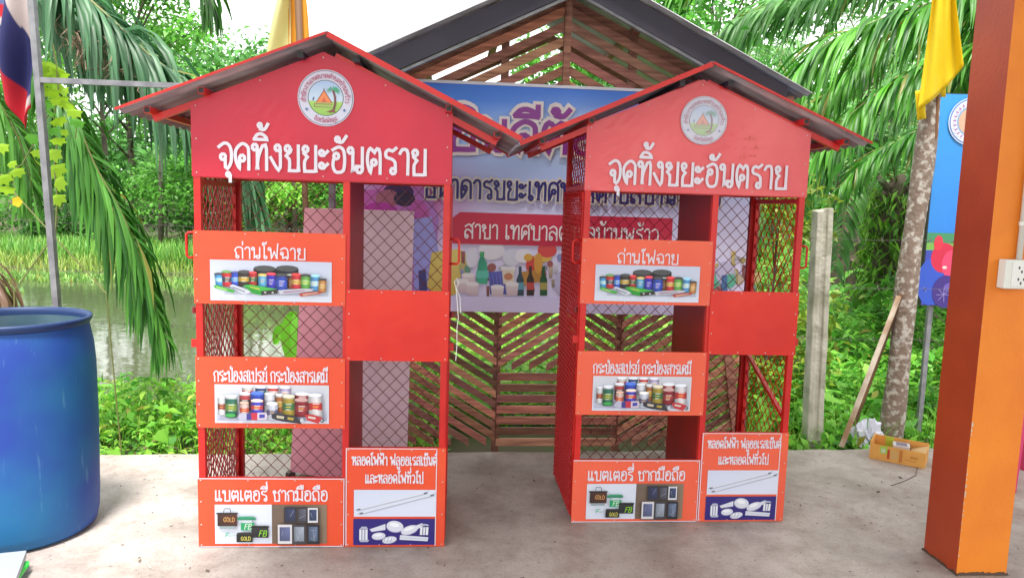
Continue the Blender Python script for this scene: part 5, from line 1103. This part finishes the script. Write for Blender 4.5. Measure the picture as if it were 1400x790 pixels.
palm(5.6, 7.2, 4.2, .3, 6, 3.2, 3, 'tall oil palm beyond the column whose big fronds arch over the right kiosk', L=.6, a0=.3, extra=[
  ([(1420, -110, 0), (1345, -40, 0), (1282, 0, 0), (1200, 28, 0), (1120, 68, 0), (1062, 140, 0)], 6.2, big),
  ([(1420, 20, .1), (1320, 66, .1), (1223, 113, .1), (1151, 168, .1), (1112, 225, .1)], 5.9, dict(big, L=.5)),
  ([(1380, -130, .8), (1280, -60, .8), (1180, -22, .8), (1080, 0, .8), (1000, 35, .8), (955, 100, .8)], 7.2, dict(big, a=(.06, .20, .05), b=(.18, .42, .12), L=.8)),
  ([(1400, 90, .6), (1330, 130, .6), (1260, 175, .6), (1190, 215, .6), (1130, 275, .6)], 7.0, dict(big, L=.55)),
  ([(1400, -60, .3), (1300, 10, .3), (1210, 60, .3), (1140, 115, .3), (1090, 190, .3)], 6.5, dict(big, L=.6)),
  ([(1390, -150, .9), (1300, -90, .9), (1210, -50, .9), (1110, -22, .9), (1040, 12, .9), (990, 70, .9)], 7.6, dict(big, a=(.05, .20, .04), b=(.18, .44, .10), L=.85)),
  ([(1420, 60, .9), (1350, 90, .9), (1270, 130, .9), (1190, 170, .9), (1120, 240, .9)], 7.4, dict(big, a=(.05, .20, .04), b=(.18, .44, .10), L=.6)),
  ([(1380, -60, .2), (1340, 10, .2), (1320, 90, .2), (1305, 180, .2)], 6.4, dict(big, L=.6)),
  ([(1250, -170, .5), (1120, -110, .5), (1000, -60, .5), (900, -25, .5), (840, 30, .5)], 6.8, dict(big, L=.7))])
palm(4.95, 9.6, 1.9, .22, 11, 2.6, 4, 'short oil palm with fern-covered trunk left of the lichen post', ferns=1500, L=.42, a=(.05, .17, .04), b=(.17, .42, .09))
palm(6.0, 13.2, 2.3, .26, 12, 3.4, 5, 'oil palm with dark bare trunk, further back behind the concrete fence post', L=.5, a=(.06, .2, .05), b=(.2, .45, .12))
palm(9.5, 12.5, 2.6, .26, 12, 3.6, 6, 'oil palm deep in the plantation behind the blue signboard', L=.5, a=(.05, .17, .04), b=(.16, .4, .09))
palm(3.2, 17, 2.6, .26, 12, 3.8, 7, 'distant oil palm standing right behind the slatted shed', L=.55, a=(.06, .2, .05), b=(.2, .45, .12))
for q_, (x_, y_, h_) in enumerate(((4.6, 20, 4.2), (8.9, 19, 4.8), (8.2, 9.6, 3.6), (13, 15, 4.4))):
    palm(x_, y_, h_, .28, 12, 4.6, 40+q_, 'tall oil palm crown filling the sky gap, '+('behind the right kiosk roof', 'between roof and yellow flag', 'right behind the lichen post and flag', 'far right behind the column')[q_], L=.7, a=(.06, .22, .05), b=(.2, .48, .12))
palm(11, 20, 3.2, .3, 12, 4.2, 8, 'distant oil palm near the right edge of the plantation', L=.6, a=(.05, .18, .05), b=(.18, .42, .12))

# broadleaf trees beyond the pond and behind the shed
TB = [(-17.5, 34, 12.0, 4.2, GM, GL, 'pale bushy tree across the pond at the far left'), (-12.6, 35, 8.0, 4.6, (.06, .2, .05), (.16, .40, .10), 'light green tree across the pond just above the left kiosk eave'), (-22, 40, 13, 5, GM, GL, 'big tree behind the flag post across the pond'),
      (-8.6, 40, 6.4, 3.0, (.07, .22, .06), (.17, .4, .13), 'rounded light tree whose crown ends where the sky opens'), (-4.6, 44, 6.2, 3.2, GM, GL, 'low tree seen past the left kiosk under open sky'), (-.8, 46, 6.0, 3.4, (.07, .22, .06), (.17, .4, .13), 'small far tree just left of the shed roof'),
      (3.6, 30, 9.5, 3.6, GM, GL, 'leafy tree far behind the shed gable'), (9, 34, 13, 4.8, GM, GL, 'dense tree at the back of the palm plantation'), (15, 30, 12, 4.6, GM, GL, 'dark tree behind the palms at the right edge'), (-28, 38, 12, 5, GM, GL, 'wide tree at the outermost left across the pond')]
for i, (x, y, h, r_, a, b, lb) in enumerate(TB): tree('broadleaf_tree', x, y, h, r_, 5200, .34, a, b, lb, 100+i, trunk=.2, group='trees beyond the pond')
t_ = tree('broadleaf_tree', 1.9, 8.6, 4.3, 1.5, 3600, .12, (.05, .22, .03), (.12, .38, .06), 'young green tree right behind the slatted shed, tips above its roof', 140, trunk=.06)
for nm_, xr_, yr_, hh_ in (('far_woods', (-60, 4), (52, 62), 7.0), ('far_woods', (4, 60), (44, 56), 15.0)):
    n_ = 26000; x_ = rng.uniform(*xr_, n_); y_ = rng.uniform(*yr_, n_); top_ = hh_*(.62+.14*np.sin(x_*.55)+.12*np.sin(x_*1.3+y_*.4)+.06*np.sin(x_*3.1)); P_ = np.stack([x_, y_, height(x_, y_)+top_*rng.random(n_)**.8], 1)
    tag(leaves(nm_, P_, rng.uniform(.4, .9, n_), tints(n_, (.05, .17, .035), (.13, .34, .08), .25), width=.6), kind='stuff')
# rubber trunks across the pond
r3 = random.Random(31)
for i in range(9):
    x = -11.5+i*1.15+r3.uniform(-.3, .3); y = 25+r3.uniform(-1, 4); mb = MB(); h = r3.uniform(4.0, 5.2); l = r3.uniform(-.4, .4)
    mb.tube([(x, y, -.3), (x+l*.3, y, h*.4), (x+l, y, h)], [.10, .08, .04], 7); r_ = thing('slender_tree', (0, 0, 0), ('slender bare-stemmed tree on the far bank, '+['leftmost of the row', 'second from left', 'third from left', 'fourth from left', 'middle of the row', 'sixth from left', 'seventh from left', 'second from right', 'rightmost of the row'][i]), 'tree', 0, 'slender trees on the far bank')
    mb.build('trunk', M['trunkp'], r_, smooth=True); n = 700; P = np.array([x+l, y, h])+rnd_unit(n)*(rng.random((n, 1))**.5)*np.array([1.2, 1.2, 1.3]); leaves('crown', P, rng.uniform(.14, .3, n), tints(n, GM, GL, .3), parent=r_, width=.5)
# bushes on the far bank
BB = [(-19, 26.5, 3.2, 2.4, GM, GL), (-15.4, 27.5, 2.6, 2.2, GD, GM), (-12.3, 26, 3.0, 2.2, GM, GL), (-9.4, 25, 2.3, 1.8, GD, GM), (-7.6, 24.6, 2.2, 1.8, GL, GY), (-5.6, 25.4, 2.8, 2.0, GM, GL), (-3.0, 25, 2.6, 2, GM, GL), (-.2, 23, 3.0, 2.1, GM, GL), (-23, 27, 3.4, 2.6, GM, GL)]
for i, (x, y, h, r_, a, b) in enumerate(BB): tree('shrub', x, y, h, r_, 3400, .20, a, b, ['large fresh green bush', 'dark rounded bush', 'broad mid green bush', 'low dark bush', 'bright yellow green bush', 'full green bush', 'loose green bush', 'green bush behind the shed', 'huge green bush'][i]+' on the far pond bank, '+['far left', 'beside the flag post', 'behind the hanging frond', 'under the kiosk eave', 'next to the left kiosk', 'behind the left kiosk', 'behind the pink cabinet', 'at the pond end', 'outermost left'][i], 200+i, trunk=.05, low=.02, group='bushes on the far bank')
r3 = random.Random(77)
# tree behind with bamboo-like stems right side, low shrub seen through right kiosk
tree('shrub', 1.95, 5.5, 1.75, .42, 1500, .075, (.10, .20, .02), (.34, .46, .05), 'tall yellow green creeper bush seen through the right kiosk mesh', 300, trunk=.02, low=.05)
tree('shrub', 3.9, 6.4, 1.2, .7, 1700, .10, GM, GL, 'leafy green shrub between fence post and lichen trunk', 301, trunk=.02, low=.02)

# ground cover
def cover(name, n, xr, yr, hfun, size, a, b, keep=None, width=.4, droop=-.1, yellow=.03, clump=1.0):
    x = rng.uniform(*xr, n); y = yr[0]+(yr[1]-yr[0])*rng.random(n)**1.4
    if keep is not None: k = keep(x, y); x, y = x[k], y[k]
    n = len(x); size = size*np.where(rng.random(n) < .06, 2.0, 1.0); cn = .5+.5*np.sin(x*3.1+np.sin(y*2.3)*2)*np.cos(y*2.7+x); H_ = hfun(x, y)*(.45+.75*cn*clump)
    z = height(x, y)+H_*rng.random(n)**.7; P = np.stack([x, y, z], 1); T = tints(n, np.array(a)*1.6, np.array(b)*1.35, .25, yellow); sz_ = size*(.55+.9*rng.random(n))*(1+np.maximum(0, y-6)*.05)
    o = leaves(name, P, sz_, T, width=width, droop=droop); return tag(o, kind='stuff')
inv = lambda x, y: y > slab_edge(x)+.10
cover('undergrowth', 30000, (1.3, 7), (4.4, 9), lambda x, y: .12+.42*sst(0, 1.5, y-slab_edge(x)-.05), .085, (.05, .19, .025), (.22, .50, .06), inv)
cover('undergrowth', 26000, (.6, 22), (8.5, 26), lambda x, y: .55+0*x, .14, (.07, .24, .04), (.26, .55, .09), None)
cover('undergrowth', 9000, (-1.5, 1.6), (5.0, 10), lambda x, y: .5+0*x, .10, (.06, .2, .03), (.28, .5, .06), inv)
cover('pondside_weeds', 20000, (-6.5, -.4), (4.05, 6.6), lambda x, y: .05+.38*sst(.1, .9, y-slab_edge(x)), .070, (.06, .21, .025), (.28, .54, .06), inv)
cover('broad_weeds', 1500, (1.35, 6), (4.5, 8), lambda x, y: .10+.5*sst(0, 1.2, y-slab_edge(x)-.05), .10, (.04, .17, .02), (.17, .46, .05), inv, width=.55)
cover('broad_weeds', 1100, (-5.5, -.7), (4.15, 6), lambda x, y: .06+.42*sst(.1, .8, y-slab_edge(x)), .075, (.04, .17, .02), (.17, .46, .05), inv, width=.55)
def blades(name, n, xr, yr, h, wd, a, b, zoff=0, keep=None, zfix=None):
    x = rng.uniform(*xr, n); y = rng.uniform(*yr, n)
    if keep is not None: k = keep(x, y); x, y = x[k], y[k]
    n = len(x); z = (height(x, y) if zfix is None else np.full(n, zfix))+zoff; hh = h*rng.uniform(.5, 1.2, n); a_ = rng.random(n)*2*PI; l = rng.uniform(.1, .6, n)*hh
    d = np.stack([np.cos(a_), np.sin(a_), np.zeros(n)], 1); s_ = np.stack([-np.sin(a_), np.cos(a_), np.zeros(n)], 1)*wd; B_ = np.stack([x, y, z], 1); Mi = B_+d*(l*.35)[:, None]+np.array([0, 0, 1])*(hh*.6)[:, None]; Tp = B_+d*l[:, None]+np.array([0, 0, 1])*hh[:, None]
    V = np.stack([B_-s_, B_+s_, Mi+s_*.7, Mi-s_*.7, Tp+s_*.1, Tp-s_*.1], 1).reshape(-1, 3); I = np.arange(n)*6; Q = np.concatenate([np.stack([I, I+1, I+2, I+3], 1), np.stack([I+3, I+2, I+4, I+5], 1)]); T = np.repeat(tints(n, a, b, .25, .04), 6, 0)
    return tag(npmesh(name, V, Q, T, M['leaf']), kind='stuff')
blades('far_bank_grass', 26000, (-26, 1), (20.2, 26), .48, .022, (.07, .26, .04), (.26, .48, .09))
blades('shore_grass', 9000, (-24, 0), (18.6, 20.6), .28, .02, (.20, .34, .06), (.42, .55, .14))
blades('floating_weeds', 13000, (-24, -1), (14.6, 18.5), .16, .03, (.10, .26, .05), (.30, .48, .12), zfix=-.66, keep=lambda x, y: np.sin(x*.9)+np.cos(y*1.7+x*.5) > -.3)
blades('grass', 7000, (1.3, 6.5), (4.4, 7.5), .30, .004, (.10, .30, .03), (.26, .52, .06), keep=inv)
blades('grass', 5000, (-6, -.5), (4.2, 6), .26, .004, (.10, .30, .03), (.30, .55, .07), keep=inv)
# dead stems and leaf litter along the slab edge
mb = MB(); r3 = random.Random(15)
for i in range(900):
    x = r3.uniform(-5, -.9) if i % 2 else r3.uniform(1.4, 4.5); y = slab_edge(x)+r3.uniform(.0, .42); z_ = float(height(x, y))+r3.uniform(.0, .10); t = r3.uniform(.05, .30); cl = (t, t*r3.uniform(.6, .85), t*r3.uniform(.3, .6)); a_ = r3.uniform(0, 6.3); l = r3.uniform(.02, .09)
    if i % 3: mb.tube([(x, y, z_), (x+l*math.cos(a_), y+l*math.sin(a_)*.6, z_+r3.uniform(-.02, .05))], [.0022, .001], 3, cap=False, cols=cl)
    else:
        ca, sa = math.cos(a_), math.sin(a_); w_ = l*.3; mb.face([(x+u*ca-v*sa, y+u*sa+v*ca, z_+w) for u, v, w in ((-l*.4, 0, 0), (0, -w_, .01), (l*.4, 0, 0), (0, w_, .012))], 0, [cl]*4)
tag(mb.build('leaf_litter', M['litter']), kind='stuff')
# tan log on the bank and a few broad leaves behind the kiosk
mb = MB(); mb.tube([(-7.6, 19.2, -.35), (-6.6, 19.6, -.2), (-5.2, 19.5, -.3)], [.12, .15, .09], 8); tag(mb.build('fallen_log', M['trunkp'], smooth=True), 'pale fallen log on the far pond bank beside the left kiosk', 'log')
def blade_leaf(pts, wd, m, parent, name='leaf'):
    C_ = cat(pts, 10); mb = MB(); n_ = len(C_)
    T = (C_[-1]-C_[0]).normalized(); sd = T.cross(Vector((0, 1, 0))).normalized()
    for i, p_ in enumerate(C_): q = i/(n_-1); w_ = wd*math.sin(min(1, q*.97+.03)*PI)**.6; mb.v += [tuple(p_-sd*w_/2+Vector((0, -.02, 0))), tuple(p_), tuple(p_+sd*w_/2+Vector((0, -.02, 0)))]
    for i in range(n_-1):
        for k in (0, 1): a_ = i*3+k; mb.f.append((a_, a_+1, a_+4, a_+3)); mb.m.append(0); mb.c.append([(.16, .50, .03)]*4)
    return mb.build(name, m, parent)
BA = thing('broadleaf_plant', (0, 0, 0), 'plant with big bright green leaf hanging behind the left kiosk beside the cabinet', 'plant')
blade_leaf([at(402, 425, 4.3), at(396, 455, 4.28), at(400, 500, 4.3)], .10, M['leaf'], BA); blade_leaf([at(404, 440, 4.4), at(384, 452, 4.38), at(376, 470, 4.4)], .07, M['leaf'], BA); blade_leaf([at(404, 470, 4.4), at(412, 500, 4.38), at(410, 540, 4.4)], .09, M['leaf'], BA)
mb = MB(); mb.tube([at(404, 430, 4.42), at(410, 520, 4.42), Vector((at(410, 520, 4.42).x, 4.42, -.2))], .006, 5); mb.build('stem', M['rachis'], BA)
# climbing vine by the steel post
VN = thing('climbing_vine', (0, 0, 0), 'yellow green lobed-leaf vine climbing beside the grey steel post', 'vine')
mb = MB(); vp = [(72, 60), (78, 95), (80, 125), (74, 160), (78, 195), (74, 230), (78, 270), (76, 320)]; mb.tube([at(x, y, 3.9) for x, y in vp], .004, 5)
mb.tube([at(x, y, 3.95) for x, y in ((70, 150), (50, 190), (30, 225), (8, 240), (-20, 235))], .003, 5); mb.tube([at(x, y, 3.95) for x, y in ((80, 120), (98, 140), (106, 165), (103, 190))], .003, 5); mb.tube([at(x, y, 3.95) for x, y in ((22, 228), (18, 250), (24, 276))], .002, 5)
for k in range(2): mb.tube([Vector((-2.75+.6*k, 3.97, -.1)), Vector((-2.7+.5*k, 3.95, .9)), at(76-60*k, 320-60*k, 3.93)], .004, 5)
mb.build('stem', M['rachis'], VN)
def lobed(tone):
    mb = MB(); out = []
    for k in range(5):
        a_ = -PI*.5+PI*1.25*(k-2)/2*.62+PI; a_ = PI/2+(k-2)*.72; r_ = (1, .95, .8)[abs(k-2)]; out.append((r_*math.cos(a_), r_*math.sin(a_)));
        if k < 4: b_ = a_+.36; out.append((.70*math.cos(b_), .70*math.sin(b_)))
    ring = [(0.0, -.12)]+out; mb.v = [(0, .15, .05)]+[(x, y, -.10*(x*x+y*y)) for x, y in ring]; k = len(ring)
    for i in range(k): mb.f.append((0, 1+i, 1+(i+1) % k)); mb.m.append(0); mb.c.append([tone]*3)
    return mb.build('leaf', M['leaf'], VN)
L1, L2 = lobed((.34, .58, .03)), lobed((.12, .40, .04)); r3 = random.Random(5)
VL = [(69, 88, 22, 0), (62, 104, 18, 0), (77, 112, 20, 0), (66, 122, 17, 0), (80, 134, 15, 0), (67, 152, 16, 1), (78, 163, 14, 0), (92, 140, 13, 0), (101, 150, 13, 0), (106, 164, 12, 1), (40, 185, 17, 1), (77, 190, 13, 0), (71, 206, 17, 0), (49, 206, 12, 0), (49, 220, 14, 0), (73, 228, 18, 0), (78, 246, 18, 0), (76, 268, 15, 0), (2, 198, 14, 0), (22, 232, 12, 0), (3, 241, 14, 0), (9, 256, 13, 0), (56, 170, 14, 1), (62, 138, 14, 1), (88, 122, 12, 0), (86, 178, 10, 0), (58, 90, 12, 0), (15, 222, 9, 0), (84, 98, 13, 0), (72, 176, 11, 1)]
first = {0: True, 1: True}
for x, y, s_, kd in VL:
    src = L2 if kd else L1
    if first[kd]: o = src; first[kd] = False
    else: o = src.copy(); C.objects.link(o); o.parent = VN
    o.location = at(x, y, 3.86+r3.uniform(-.04, .06)); q = s_*1.05*3.9/F; o.scale = (q, q, q); o.rotation_euler = (R(70+r3.uniform(-25, 25)), r3.uniform(-.5, .5)+PI, r3.uniform(-.6, .6))
fl = MB(); c0 = at(24, 276, 3.85); v0 = len(fl.v)
for k in range(5):
    a_ = k*2*PI/5; d1 = Vector((math.cos(a_), -.15, math.sin(a_))); d2 = Vector((math.cos(a_+.62), -.12, math.sin(a_+.62))); d0 = Vector((math.cos(a_-.62), -.12, math.sin(a_-.62))); s_ = .030
    fl.face([c0, c0+d0*s_*.8, c0+d1*s_, c0+d2*s_*.8], 0, [(.80, .55, .02)]*4)
fl.build('flower', M['leaf'], VN)
